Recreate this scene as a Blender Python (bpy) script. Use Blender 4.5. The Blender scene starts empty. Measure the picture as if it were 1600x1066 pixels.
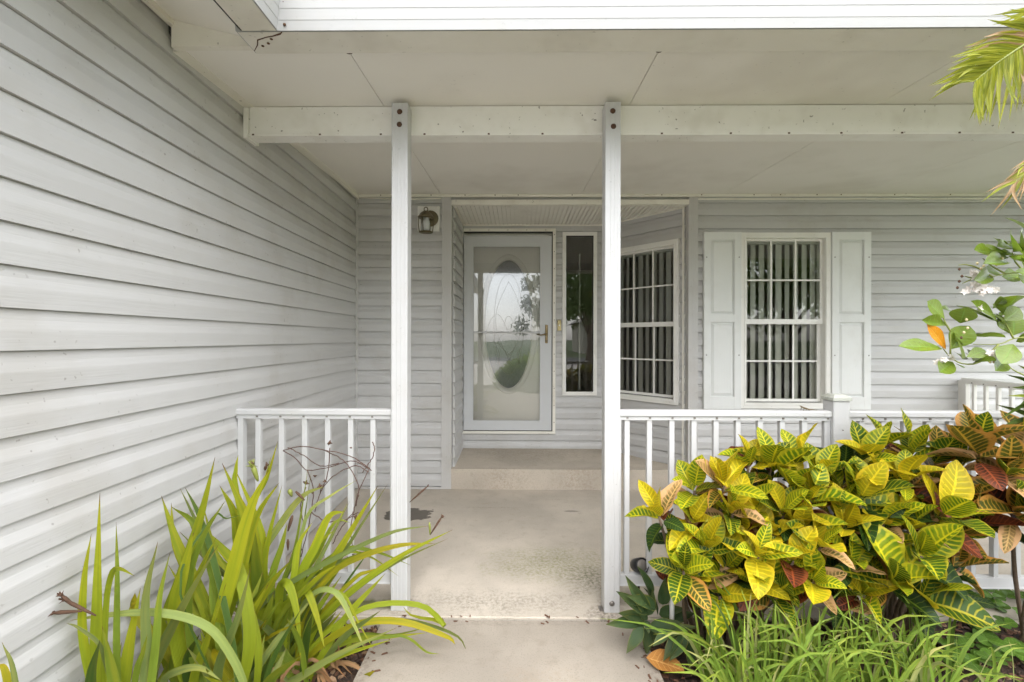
import bpy, bmesh, math, random
from mathutils import Vector, Matrix
R = math.radians
rnd = random.Random(11)
scene = bpy.context.scene
col = scene.collection

# ------------------------------------------------------------------ camera
F = 711.1                    # focal length in pixels of a 1600 px wide picture
HC = 1.327                   # camera height above the porch floor
YAW, ROLL, CY = 0.0113, 0.0022, 529.5
cf = Vector((-math.sin(YAW), math.cos(YAW), 0))
r0 = Vector((math.cos(YAW), math.sin(YAW), 0)); u0 = Vector((0, 0, 1))
cr = r0*math.cos(ROLL) + u0*math.sin(ROLL)
cu = -r0*math.sin(ROLL) + u0*math.cos(ROLL)
cam = bpy.data.cameras.new('camera'); camo = bpy.data.objects.new('camera', cam); col.objects.link(camo)
cam.sensor_width = 36; cam.lens = 36*F/1600; cam.shift_y = (CY-533)/1600
cam.clip_start = 0.05; cam.clip_end = 1500
camo.matrix_world = Matrix(((cr.x, cu.x, -cf.x, 0), (cr.y, cu.y, -cf.y, 0), (cr.z, cu.z, -cf.z, HC), (0, 0, 0, 1)))
scene.camera = camo
CAM = Vector((0, 0, HC))

# ------------------------------------------------------------------ light
SUN_EL, SUN_AZ = R(62), R(166)      # azimuth from +Y clockwise: behind the camera, a little to the right
w = bpy.data.worlds.new('World'); scene.world = w; w.use_nodes = True
nt = w.node_tree; nt.nodes.clear()
sky = nt.nodes.new('ShaderNodeTexSky'); sky.sky_type = 'NISHITA'; sky.sun_disc = False
sky.sun_elevation = SUN_EL; sky.sun_rotation = SUN_AZ; sky.dust_density = 1.5; sky.air_density = 1.0
hs = nt.nodes.new('ShaderNodeHueSaturation'); hs.inputs['Saturation'].default_value = 0.24
hs.inputs['Value'].default_value = 1.0
bg = nt.nodes.new('ShaderNodeBackground'); bg.inputs['Strength'].default_value = 0.15
wo = nt.nodes.new('ShaderNodeOutputWorld')
nt.links.new(sky.outputs[0], hs.inputs['Color']); nt.links.new(hs.outputs[0], bg.inputs['Color']); nt.links.new(bg.outputs[0], wo.inputs[0])
sl = bpy.data.lights.new('sun', 'SUN'); sl.energy = 1.25; sl.angle = R(90); sl.color = (1.0, 0.97, 0.93)
so = bpy.data.objects.new('sun', sl); col.objects.link(so)
sd = Vector((math.sin(SUN_AZ)*math.cos(SUN_EL), math.cos(SUN_AZ)*math.cos(SUN_EL), math.sin(SUN_EL)))
so.rotation_euler = sd.to_track_quat('Z', 'Y').to_euler(); so.location = sd*30
vs = scene.view_settings
vs.view_transform = 'Standard'; vs.look = 'None'; vs.gamma = 1.0; vs.use_curve_mapping = False
vs.exposure = 2.03
try:
    scene.cycles.max_bounces = 14; scene.cycles.diffuse_bounces = 10; scene.cycles.transparent_max_bounces = 16
    scene.cycles.use_adaptive_sampling = True; scene.cycles.adaptive_threshold = 0.03; scene.cycles.time_limit = 700
except Exception: pass

# ------------------------------------------------------------------ helpers
def ray(px, py): return cf + cr*((px-800)/F) + cu*((CY-py)/F)
def at(px, py, Y):
    d = ray(px, py); return CAM + d*(Y/d.y)
def atz(px, py, Z):
    d = ray(px, py); return CAM + d*((Z-HC)/d.z)
def atx(px, py, X):
    d = ray(px, py); return CAM + d*(X/d.x)
def XX(px, Y): return at(px, CY, Y).x
def ZZ(py, Y, px=800): return at(px, py, Y).z

W = {}
def place(o, parent=None, mw=None):
    col.objects.link(o)
    mw = mw if mw is not None else Matrix.Identity(4)
    W[o.name] = mw.copy()
    if parent is not None:
        o.parent = parent; o.matrix_parent_inverse = W[parent.name].inverted()
    o.matrix_basis = mw
    return o
def obj(name, mesh, parent=None, mw=None, mat=None):
    if mat is not None and len(mesh.materials) == 0: mesh.materials.append(mat)
    return place(bpy.data.objects.new(name, mesh), parent, mw)
def tag(o, label=None, cat=None, group=None, kind=None):
    if label: o['label'] = label
    if cat: o['category'] = cat
    if group: o['group'] = group
    if kind: o['kind'] = kind
    return o
def empty(name, loc, label, cat, group=None):
    o = bpy.data.objects.new(name, None); o.empty_display_size = 0.1
    place(o, None, Matrix.Translation(Vector(loc)))
    return tag(o, label, cat, group)

class MB:
    """collects shapes for one mesh"""
    def __init__(s): s.v = []; s.f = []; s.uv = []; s.hasuv = False; s.smooth = []
    def add(s, vs_, fs_, smooth=False, uvs=None):
        n = len(s.v); s.v += [tuple(p) for p in vs_]
        for i, f in enumerate(fs_):
            s.f.append(tuple(n+k for k in f)); s.smooth.append(smooth)
        if uvs: s.hasuv = True; s.uv += list(uvs)
        else: s.uv += [(0, 0)]*len(vs_)
        return s
    def box(s, x0, x1, y0, y1, z0, z1, M=None):
        p = [Vector((x, y, z)) for z in (z0, z1) for y in (y0, y1) for x in (x0, x1)]
        if M is not None: p = [M @ q for q in p]
        return s.add(p, [(0, 2, 3, 1), (4, 5, 7, 6), (0, 1, 5, 4), (2, 6, 7, 3), (0, 4, 6, 2), (1, 3, 7, 5)])
    def bbox(s, x0, x1, y0, y1, z0, z1, b=0.004, M=None):
        """box with chamfered edges"""
        bm = bmesh.new()
        bmesh.ops.create_cube(bm, size=1)
        for v in bm.verts:
            v.co = Vector(((x0+x1)/2+v.co.x*(x1-x0), (y0+y1)/2+v.co.y*(y1-y0), (z0+z1)/2+v.co.z*(z1-z0)))
        bmesh.ops.bevel(bm, geom=bm.edges[:], offset=b, segments=1, affect='EDGES')
        bm.verts.ensure_lookup_table()
        for i, v in enumerate(bm.verts): v.index = i
        p = [v.co.copy() for v in bm.verts]; fs = [[v.index for v in f.verts] for f in bm.faces]
        bm.free()
        if M is not None: p = [M @ q for q in p]
        return s.add(p, fs)
    def prism(s, poly, z0, z1, M=None):
        """poly in xy, ccw, extruded along z"""
        n = len(poly)
        p = [Vector((x, y, z0)) for x, y in poly]+[Vector((x, y, z1)) for x, y in poly]
        if M is not None: p = [M @ q for q in p]
        fs = [(i, (i+1) % n, n+(i+1) % n, n+i) for i in range(n)]
        return s.add(p, fs+[tuple(range(n-1, -1, -1)), tuple(range(n, 2*n))])
    def tube(s, pts, rad, n=6, smooth=True, cap=True):
        pts = [Vector(p) for p in pts]
        if not hasattr(rad, '__len__'): rad = [rad]*len(pts)
        vs_ = []; fs = []; side = None
        for i, p in enumerate(pts):
            t = (pts[min(i+1, len(pts)-1)]-pts[max(i-1, 0)])
            t = t.normalized() if t.length > 1e-9 else Vector((0, 0, 1))
            if side is None: side = t.orthogonal().normalized()
            else:
                side = side-t*side.dot(t); side = side.normalized() if side.length > 1e-6 else t.orthogonal().normalized()
            b = t.cross(side)
            for k in range(n):
                a = 2*math.pi*k/n; vs_.append(p+(side*math.cos(a)+b*math.sin(a))*rad[i])
        for i in range(len(pts)-1):
            for k in range(n):
                a = i*n+k; b2 = i*n+(k+1) % n
                fs.append((a, b2, b2+n, a+n))
        if cap: fs += [tuple(range(n-1, -1, -1)), tuple(range((len(pts)-1)*n, len(pts)*n))]
        return s.add(vs_, fs, smooth)
    def lathe(s, prof, M=None, n=16, smooth=True):
        vs_ = []; fs = []
        for r, z in prof:
            for k in range(n):
                a = 2*math.pi*k/n; vs_.append(Vector((r*math.cos(a), r*math.sin(a), z)))
        for i in range(len(prof)-1):
            for k in range(n):
                a = i*n+k; b2 = i*n+(k+1) % n; fs.append((a, b2, b2+n, a+n))
        fs += [tuple(range(n-1, -1, -1)), tuple(range((len(prof)-1)*n, len(prof)*n))]
        if M is not None: vs_ = [M @ p for p in vs_]
        return s.add(vs_, fs, smooth)
    def mesh(s, name, mat=None):
        me = bpy.data.meshes.new(name); me.from_pydata(s.v, [], s.f); me.update()
        if any(s.smooth): me.polygons.foreach_set('use_smooth', s.smooth)
        if s.hasuv:
            ul = me.uv_layers.new(name='UVMap')
            for l in me.loops: ul.data[l.index].uv = s.uv[l.vertex_index]
        if mat: me.materials.append(mat)
        return me
    def build(s, name, mat, parent=None): return obj(name, s.mesh(name, mat), parent)

def sbox(name, mat, parent, *a, b=None, M=None):
    m = MB()
    if b: m.bbox(*a, b=b, M=M)
    else: m.box(*a, M=M)
    return m.build(name, mat, parent)

# ------------------------------------------------------------------ materials
def newmat(name):
    m = bpy.data.materials.new(name); m.use_nodes = True
    n = m.node_tree; n.nodes.clear()
    out = n.nodes.new('ShaderNodeOutputMaterial'); p = n.nodes.new('ShaderNodeBsdfPrincipled')
    n.links.new(p.outputs[0], out.inputs[0])
    return m, n, p, out
def N(n, t, **kw):
    x = n.nodes.new(t)
    for k, v in kw.items():
        if k in x.inputs: x.inputs[k].default_value = v
        else: setattr(x, k, v)
    return x
def math_(n, op, a, b=None, c=None, clamp=False):
    x = n.nodes.new('ShaderNodeMath'); x.operation = op; x.use_clamp = clamp
    for i, q in enumerate((a, b, c)):
        if q is None: continue
        if hasattr(q, 'is_output'): n.links.new(q, x.inputs[i])
        else: x.inputs[i].default_value = q
    return x.outputs[0]
def mixc(n, fac, a, b, bt='MIX'):
    x = n.nodes.new('ShaderNodeMix'); x.data_type = 'RGBA'; x.blend_type = bt
    for sock, q in ((x.inputs[0], fac), (x.inputs[6], a), (x.inputs[7], b)):
        if hasattr(q, 'is_output'): n.links.new(q, sock)
        elif isinstance(q, (int, float)): sock.default_value = q
        else: sock.default_value = (*q, 1) if len(q) == 3 else q
    return x.outputs[2]
def sstep(n, x, a, b):
    m = n.nodes.new('ShaderNodeMapRange'); m.interpolation_type = 'SMOOTHSTEP'
    n.links.new(x, m.inputs[0]); m.inputs[1].default_value = a; m.inputs[2].default_value = b
    return m.outputs[0]
def coords(n, kind='Object', scale=None):
    tc = n.nodes.new('ShaderNodeTexCoord'); o = tc.outputs[kind]
    if scale:
        mp = n.nodes.new('ShaderNodeMapping'); mp.inputs['Scale'].default_value = scale
        n.links.new(o, mp.inputs[0]); o = mp.outputs[0]
    return o
def noise(n, vec, scale, detail=4, rough=0.55, dist=0):
    x = N(n, 'ShaderNodeTexNoise'); x.inputs['Scale'].default_value = scale; x.inputs['Detail'].default_value = detail
    x.inputs['Roughness'].default_value = rough; x.inputs['Distortion'].default_value = dist
    if vec is not None: n.links.new(vec, x.inputs['Vector'])
    return x.outputs['Fac']
def bump(n, p, h, strength=0.2, dist=0.01):
    b = N(n, 'ShaderNodeBump'); b.inputs['Strength'].default_value = strength; b.inputs['Distance'].default_value = dist
    n.links.new(h, b.inputs['Height']); n.links.new(b.outputs[0], p.inputs['Normal'])

def painted(name, c, rough=0.45, grime=(0.35, 0.30, 0.22), amt=0.25, gscale=3.0, speck=0.3, wood=None, randv=0.0):
    """painted or vinyl surface with faint dirt, specks and per-object tone"""
    m, n, p, o = newmat(name)
    v = coords(n)
    g = noise(n, v, gscale, 3, 0.65)
    gm = math_(n, 'MULTIPLY', sstep(n, g, 0.45, 0.75), amt)
    c2 = mixc(n, gm, c, grime)
    if speck:
        s = noise(n, v, 60, 1, 0.5)
        sm = math_(n, 'MULTIPLY', math_(n, 'MULTIPLY', sstep(n, s, 0.70, 0.78), sstep(n, g, 0.42, 0.6)), speck)
        c2 = mixc(n, sm, c2, (0.10, 0.08, 0.06))
    if randv:
        oi = n.nodes.new('ShaderNodeObjectInfo')
        k = math_(n, 'MULTIPLY_ADD', oi.outputs['Random'], randv, 1-randv/2)
        h = N(n, 'ShaderNodeHueSaturation'); n.links.new(c2, h.inputs['Color']); n.links.new(k, h.inputs['Value']); c2 = h.outputs[0]
    n.links.new(c2, p.inputs['Base Color']); p.inputs['Roughness'].default_value = rough
    if wood:
        gv = coords(n, 'Object', wood)
        bump(n, p, noise(n, gv, 1.0, 2, 0.6), 0.25, 0.004)
    return m

SIDE = (0.525, 0.52, 0.512)
M_siding = painted('siding', SIDE, 0.48, (0.36, 0.33, 0.28), 0.30, 2.6, 0.4, wood=(6, 6, 120), randv=0.05)
M_sidetrim = painted('siding_trim', (0.54, 0.53, 0.515), 0.5, amt=0.2)
M_white = painted('white_aluminium', (0.54, 0.54, 0.54), 0.4, (0.42, 0.38, 0.3), 0.14, 4, 0.2)
M_cream = painted('cream_aluminium', (0.80, 0.775, 0.70), 0.4, (0.45, 0.38, 0.28), 0.25, 4, 0.6)
M_gutwhite = painted('gutter_white', (0.40, 0.40, 0.395), 0.45, (0.42, 0.38, 0.3), 0.16, 6, 0.2)
M_beam = painted('beam_paint', (0.84, 0.83, 0.79), 0.4, (0.42, 0.38, 0.28), 0.22, 5, 0.8)
M_ceiling = painted('ceiling_panel', (0.84, 0.815, 0.765), 0.55, (0.45, 0.41, 0.33), 0.25, 1.3, 0.15)
M_gutter = painted('gutter_bottom', (0.76, 0.735, 0.67), 0.45, (0.40, 0.36, 0.26), 0.3, 3, 0.3)
M_soffit = painted('soffit_vinyl', (0.84, 0.82, 0.76), 0.5, amt=0.2)
M_shutter = painted('shutter_paint', (0.74, 0.75, 0.735), 0.5, (0.45, 0.42, 0.36), 0.15, 4, 0.1, wood=(90, 90, 4))
M_winframe = painted('window_vinyl', (0.82, 0.81, 0.77), 0.4, amt=0.15)
M_door = painted('entry_door_paint', (0.90, 0.88, 0.79), 0.45, amt=0.06, speck=0)
M_storm = painted('storm_door_paint', (0.58, 0.59, 0.60), 0.35, amt=0.06, speck=0)
M_slat = painted('blind_slat', (0.88, 0.87, 0.78), 0.6, amt=0.05, speck=0)
M_room = painted('room_paint', (0.60, 0.56, 0.48), 0.8, amt=0.1, speck=0)

def simple(name, c, rough=0.5, metal=0.0, bscale=None, bstr=0.2, var=0.0):
    m, n, p, o = newmat(name)
    p.inputs['Roughness'].default_value = rough; p.inputs['Metallic'].default_value = metal
    v = coords(n)
    g = noise(n, v, bscale or 20, 4)
    cc = mixc(n, g, tuple(x*(1-0.25-var) for x in c), tuple(min(1, x*(1.25+var)) for x in c))
    n.links.new(cc, p.inputs['Base Color'])
    if bscale: bump(n, p, g, bstr, 0.005)
    return m
M_rust = simple('rusty_bolt', (0.10, 0.05, 0.03), 0.7, 0.3, 120)
M_rustmark = simple('rust_seam', (0.10, 0.05, 0.025), 0.9, 0, 60, 0.4, 0.3)
M_screw = simple('screw_steel', (0.22, 0.20, 0.18), 0.5, 0.6, 60)
M_bronze = simple('aged_bronze', (0.17, 0.145, 0.09), 0.45, 0.7, 60)
M_handle = simple('antique_brass', (0.24, 0.18, 0.09), 0.4, 0.8, 50)
M_black = simple('black_plastic', (0.015, 0.015, 0.016), 0.3, 0, 40)
M_came = simple('leaded_came', (0.30, 0.29, 0.27), 0.4, 0.5, 50)
M_lapshade = simple('lap_shade_paper', (0.09, 0.085, 0.08), 0.95)  # dark paper behind the planks, coloured to deepen the shade in the laps
M_gasketgap = simple('gasket_and_gap_shade', (0.04, 0.038, 0.035), 0.7)  # dark tone for gaskets, also painted in as shade in gaps
M_brass = simple('doorbell_cover', (0.60, 0.50, 0.25), 0.4, 0.1)

def glass(name, ior=1.7, tint=(0.9, 0.93, 0.92)):
    m = bpy.data.materials.new(name); m.use_nodes = True; n = m.node_tree; n.nodes.clear()
    out = n.nodes.new('ShaderNodeOutputMaterial'); t = n.nodes.new('ShaderNodeBsdfTransparent'); t.inputs[0].default_value = (*tint, 1)
    g = n.nodes.new('ShaderNodeBsdfGlossy'); g.inputs['Roughness'].default_value = 0.006
    f = n.nodes.new('ShaderNodeFresnel'); f.inputs['IOR'].default_value = ior
    v = coords(n); bn = N(n, 'ShaderNodeBump'); bn.inputs['Strength'].default_value = 0.012; bn.inputs['Distance'].default_value = 0.05
    n.links.new(noise(n, v, 3.0, 1), bn.inputs['Height']); n.links.new(bn.outputs[0], g.inputs['Normal'])
    mx = n.nodes.new('ShaderNodeMixShader'); n.links.new(f.outputs[0], mx.inputs[0]); n.links.new(t.outputs[0], mx.inputs[1]); n.links.new(g.outputs[0], mx.inputs[2])
    n.links.new(mx.outputs[0], out.inputs[0]); return m
M_glass = glass('window_glass', 1.95)
M_glass_side = glass('side_light_glass', 2.1)
M_glass_screen = glass('screened_glass', 1.5, (0.70, 0.71, 0.70))
M_glass_storm = glass('storm_glass', 2.15, (0.99, 0.99, 0.99))
m, n, p, o = newmat('frosted_oval_glass')
v = coords(n)
p.inputs['Roughness'].default_value = 0.18; p.inputs['Base Color'].default_value = (0.68, 0.70, 0.71, 1)
p.inputs['Specular IOR Level'].default_value = 0.9
bump(n, p, noise(n, v, 90, 3, 0.6, 1.0), 0.5, 0.004); M_frost = m
m, n, p, o = newmat('oval_door_glass'); v = coords(n)
p.inputs['Roughness'].default_value = 0.07; p.inputs['IOR'].default_value = 1.9
n.links.new(mixc(n, noise(n, v, 60, 2), (0.16, 0.17, 0.175), (0.30, 0.31, 0.32)), p.inputs['Base Color'])
bump(n, p, noise(n, v, 45, 2, 0.6, 0.6), 0.10, 0.004); M_oval = m

def concrete(name, c, spots=(), algae=None):
    m, n, p, o = newmat(name)
    v = coords(n)
    a = noise(n, v, 1.6, 3, 0.6); b = noise(n, v, 14, 3, 0.7); d = noise(n, v, 160, 1, 0.6)
    c1 = mixc(n, sstep(n, a, 0.35, 0.7), tuple(x*0.86 for x in c), tuple(min(1, x*1.08) for x in c))
    c1 = mixc(n, math_(n, 'MULTIPLY', sstep(n, b, 0.5, 0.75), 0.35), c1, tuple(x*q for x, q in zip(c, (0.66, 0.64, 0.6))))
    c1 = mixc(n, math_(n, 'MULTIPLY', sstep(n, d, 0.54, 0.72), 0.42), c1, tuple(x*0.55 for x in c))
    sep = n.nodes.new('ShaderNodeSeparateXYZ'); n.links.new(v, sep.inputs[0])
    nz = noise(n, v, 9, 3, 0.65); nf = noise(n, v, 55, 2, 0.7)
    for (x, y, rx, ry, sc, k, edge, pat) in spots:
        dx = math_(n, 'DIVIDE', math_(n, 'SUBTRACT', sep.outputs[0], x), rx)
        dy = math_(n, 'DIVIDE', math_(n, 'SUBTRACT', sep.outputs[1], y), ry)
        dd = math_(n, 'SQRT', math_(n, 'ADD', math_(n, 'MULTIPLY', dx, dx), math_(n, 'MULTIPLY', dy, dy)))
        dd = math_(n, 'ADD', dd, math_(n, 'MULTIPLY', math_(n, 'SUBTRACT', nz, 0.5), 1.6))
        inv = math_(n, 'SUBTRACT', 1.0, sstep(n, dd, 1-edge, 1+edge*0.3))
        if pat: inv = math_(n, 'MULTIPLY', inv, sstep(n, nf, 0.34, 0.74))
        c1 = mixc(n, math_(n, 'MULTIPLY', inv, k), c1, sc)
    n.links.new(c1, p.inputs['Base Color']); p.inputs['Roughness'].default_value = 0.9
    h = math_(n, 'ADD', math_(n, 'MULTIPLY', d, 0.5), b)
    bump(n, p, h, 0.25, 0.006)
    return m
st = atz(668, 803, 0); st2 = atz(606, 800, 0); al = atz(860, 880, 0); al2 = atz(925, 905, 0); sm = atz(893, 799, 0)
al3 = atz(780, 940, 0); drip = atz(760, 793, 0); ms = atz(575, 945, 0); cor = atz(945, 960, 0)
M_porch = concrete('porch_concrete', (0.50, 0.445, 0.375), [
    (st.x-0.14, st.y-0.02, 0.17, 0.13, (0.06, 0.052, 0.042), 0.85, 0.12, False),
    (drip.x, drip.y, 0.30, 0.012, (0.2, 0.18, 0.15), 0.5, 0.8, True),
    (sm.x, sm.y, 0.07, 0.022, (0.14, 0.13, 0.11), 0.6, 0.5, False),
    (al.x, al.y, 0.42, 0.24, (0.20, 0.21, 0.07), 0.75, 0.9, True),
    (al2.x, al2.y, 0.17, 0.17, (0.10, 0.10, 0.05), 0.85, 0.9, True),
    (al3.x, al3.y, 0.62, 0.12, (0.17, 0.155, 0.12), 0.65, 0.9, True),
    (ms.x, ms.y, 0.30, 0.05, (0.09, 0.10, 0.02), 0.9, 0.6, False),
    (-0.575, 2.25, 0.10, 0.09, (0.15, 0.13, 0.10), 0.7, 0.8, True), (0.46, 2.25, 0.10, 0.09, (0.15, 0.13, 0.10), 0.7, 0.8, True),  # grime round the post feet, doubling as painted contact shadow
    (cor.x, cor.y, 0.10, 0.06, (0.13, 0.11, 0.09), 0.7, 0.8, True)])
M_step = concrete('step_concrete', (0.50, 0.44, 0.365), [
    (0.55, 4.02, 0.25, 0.03, (0.24, 0.175, 0.12), 0.5, 0.9, True), (-0.1, 4.02, 0.3, 0.03, (0.26, 0.19, 0.13), 0.45, 0.9, True),
    (0.2, 4.5, 0.9, 0.35, (0.30, 0.25, 0.19), 0.55, 0.9, True)])
M_walk = concrete('walk_concrete', (0.33, 0.29, 0.24), [(0.0, 2.14, 0.6, 0.02, (0.2, 0.17, 0.14), 0.6, 0.8, True), (-0.64, 1.8, 0.05, 0.6, (0.16, 0.12, 0.09), 0.7, 0.9, True), (0.58, 1.8, 0.05, 0.6, (0.16, 0.12, 0.09), 0.7, 0.9, True), (0.1, 1.75, 0.25, 0.14, (0.30, 0.24, 0.18), 0.5, 0.9, True), (-0.3, 2.0, 0.2, 0.1, (0.28, 0.24, 0.19), 0.5, 0.9, True)])
M_drive = concrete('driveway_concrete', (0.55, 0.52, 0.47))
M_asphalt = simple('asphalt', (0.06, 0.06, 0.062), 0.9, 0, 30)
m, n, p, o = newmat('lawn'); v = coords(n)
a = noise(n, v, 0.25, 5); b = noise(n, v, 40, 4)
c1 = mixc(n, a, (0.05, 0.085, 0.018), (0.09, 0.13, 0.03)); c1 = mixc(n, math_(n, 'MULTIPLY', b, 0.6), c1, (0.03, 0.05, 0.012))
n.links.new(c1, p.inputs['Base Color']); p.inputs['Roughness'].default_value = 0.95; bump(n, p, b, 0.6, 0.03); M_lawn = m
m, n, p, o = newmat('mulch_soil'); v = coords(n)
a = noise(n, v, 30, 5, 0.7); b = noise(n, v, 120, 3)
c1 = mixc(n, sstep(n, a, 0.3, 0.75), (0.018, 0.012, 0.009), (0.085, 0.048, 0.03))
n.links.new(c1, p.inputs['Base Color']); p.inputs['Roughness'].default_value = 0.95; bump(n, p, a, 0.8, 0.03); M_soil = m
def chipmat(name, c):
    m, n, p, o = newmat(name); v = coords(n)
    a = noise(n, v, 60, 4, 0.7)
    c1 = mixc(n, a, tuple(x*0.5 for x in c), tuple(x*1.5 for x in c))
    n.links.new(c1, p.inputs['Base Color']); p.inputs['Roughness'].default_value = 0.85; return m
M_chip = [chipmat('bark_chip_dark', (0.055, 0.03, 0.02)), chipmat('bark_chip_red', (0.12, 0.055, 0.03)), chipmat('bark_chip_pale', (0.26, 0.16, 0.09))]

# ---- leaves
def leafmat(name, base, vein=None, edge=None, nv=10, slope=0.16, vw=(0.62, 0.9), mid=0.07, edgew=0.72, blotch=0.0, blotchc=None,
            trans=0.28, rough=0.42, tip=None, stripes=False, rv=0.35, spec=0.2):
    m, n, p, o = newmat(name)
    uvn = n.nodes.new('ShaderNodeUVMap'); sep = n.nodes.new('ShaderNodeSeparateXYZ'); n.links.new(uvn.outputs[0], sep.inputs[0])
    U, V = sep.outputs[0], sep.outputs[1]
    oi = n.nodes.new('ShaderNodeObjectInfo')
    wv = n.nodes.new('ShaderNodeVectorMath'); wv.operation = 'ADD'
    cmb = n.nodes.new('ShaderNodeCombineXYZ'); n.links.new(math_(n, 'MULTIPLY', oi.outputs['Random'], 37.0), cmb.inputs[2])
    n.links.new(uvn.outputs[0], wv.inputs[0]); n.links.new(cmb.outputs[0], wv.inputs[1])
    nz = noise(n, wv.outputs[0], 5, 1); nb = noise(n, wv.outputs[0], 2.2, 2, 0.6)
    a = math_(n, 'MULTIPLY', math_(n, 'ABSOLUTE', math_(n, 'SUBTRACT', U, 0.5)), 2.0)
    tone = mixc(n, nb, tuple(x*0.72 for x in base), tuple(min(1, x*1.3) for x in base))
    c = tone; h = nz
    if blotchc:
        c = mixc(n, math_(n, 'MULTIPLY', sstep(n, nb, 0.5-blotch*0.3, 0.62), min(1, blotch*1.4)), c, blotchc)
    if vein:
        ph = math_(n, 'MULTIPLY', math_(n, 'ADD', math_(n, 'SUBTRACT', V, math_(n, 'MULTIPLY', a, slope)), math_(n, 'MULTIPLY', nz, 0.05)), nv)
        fr = math_(n, 'FRACT', ph)
        t = math_(n, 'MULTIPLY', math_(n, 'ABSOLUTE', math_(n, 'SUBTRACT', fr, 0.5)), 2.0)
        vm = sstep(n, t, vw[0], vw[1])
        mm = math_(n, 'SUBTRACT', 1.0, sstep(n, a, mid*0.5, mid*1.6))
        em = sstep(n, math_(n, 'ADD', a, math_(n, 'MULTIPLY', math_(n, 'SUBTRACT', nz, 0.5), 0.5)), edgew, edgew+0.22)
        fall = math_(n, 'MULTIPLY', vm, math_(n, 'ADD', math_(n, 'MULTIPLY', nz, 0.5), 0.55), clamp=True)
        c = mixc(n, fall, c, vein)
        c = mixc(n, em, c, edge or vein)
        c = mixc(n, mm, c, tuple(min(1, x*1.1) for x in vein))
        h = math_(n, 'SUBTRACT', nz, math_(n, 'ADD', vm, math_(n, 'MULTIPLY', mm, 1.5)))
    if stripes:
        sx = math_(n, 'SINE', math_(n, 'ADD', math_(n, 'MULTIPLY', U, 75.0), math_(n, 'MULTIPLY', nz, 6.0)))
        c = mixc(n, math_(n, 'MULTIPLY', math_(n, 'ADD', sx, 1.0), 0.14), c, tuple(x*0.5 for x in base))
        h = sx
        yl = math_(n, 'MULTIPLY', sstep(n, math_(n, 'ADD', math_(n, 'MULTIPLY', V, 0.5), nb), 0.72, 1.15), 0.55)
        c = mixc(n, yl, c, (base[0]*1.5+0.03, base[1]*1.12, base[2]*0.8))
        em = sstep(n, math_(n, 'ADD', a, math_(n, 'MULTIPLY', nz, 0.35)), 1.02, 1.22)
        c = mixc(n, math_(n, 'MULTIPLY', em, 0.45), c, (0.34, 0.30, 0.04))
    if vein:
        ns = noise(n, wv.outputs[0], 16, 1)
        c = mixc(n, math_(n, 'MULTIPLY', sstep(n, math_(n, 'ADD', ns, math_(n, 'MULTIPLY', nb, 0.25)), 0.80, 0.90), 0.7), c, (0.10, 0.05, 0.02))
    if tip:
        tn = math_(n, 'ADD', V, math_(n, 'MULTIPLY', math_(n, 'SUBTRACT', nz, 0.5), 0.06))
        c = mixc(n, sstep(n, tn, 0.965, 0.995), c, tip)
    hsv = N(n, 'ShaderNodeHueSaturation'); n.links.new(c, hsv.inputs['Color'])
    n.links.new(math_(n, 'MULTIPLY_ADD', oi.outputs['Random'], rv, 1-rv/2), hsv.inputs['Value'])
    c = hsv.outputs[0]
    n.links.new(c, p.inputs['Base Color']); p.inputs['Roughness'].default_value = rough; p.inputs['Specular IOR Level'].default_value = spec
    if vein or stripes: bump(n, p, h, 0.25, 0.003)
    tr = n.nodes.new('ShaderNodeBsdfTranslucent'); n.links.new(c, tr.inputs[0])
    mx = n.nodes.new('ShaderNodeMixShader'); mx.inputs[0].default_value = trans
    n.links.new(p.outputs[0], mx.inputs[1]); n.links.new(tr.outputs[0], mx.inputs[2]); n.links.new(mx.outputs[0], o.inputs[0])
    return m
YEL = (0.66, 0.55, 0.025)
CR = {
 'yellow': leafmat('croton_yellow', (0.42, 0.34, 0.010), (0.64, 0.50, 0.016), (0.58, 0.42, 0.018), vw=(0.5, 0.95), blotch=0.3, blotchc=(0.20, 0.27, 0.015)),
 'lime':   leafmat('croton_lime', (0.095, 0.175, 0.008), (0.54, 0.48, 0.016), (0.38, 0.35, 0.016), vw=(0.42, 0.92), blotch=0.35, blotchc=(0.30, 0.31, 0.014)),
 'green':  leafmat('croton_green', (0.04, 0.09, 0.008), (0.40, 0.36, 0.016), (0.42, 0.36, 0.03), vw=(0.62, 0.93), edgew=0.82),
 'orange': leafmat('croton_orange', (0.075, 0.085, 0.012), (0.50, 0.31, 0.04), (0.50, 0.25, 0.05), vw=(0.55, 0.9), edgew=0.62),
 'pink':   leafmat('croton_pink', (0.09, 0.09, 0.02), (0.52, 0.33, 0.12), (0.54, 0.32, 0.15), vw=(0.5, 0.85), edgew=0.45, blotch=0.5, blotchc=(0.44, 0.25, 0.10)),
 'red':    leafmat('croton_red', (0.05, 0.018, 0.010), (0.26, 0.06, 0.02), (0.20, 0.06, 0.02), vw=(0.6, 0.95), blotch=0.3, blotchc=(0.22, 0.05, 0.015)),
 'dark':   leafmat('croton_dark', (0.018, 0.045, 0.008), (0.10, 0.14, 0.015), (0.07, 0.09, 0.015), vw=(0.72, 0.97), edgew=0.92),
}
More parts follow.
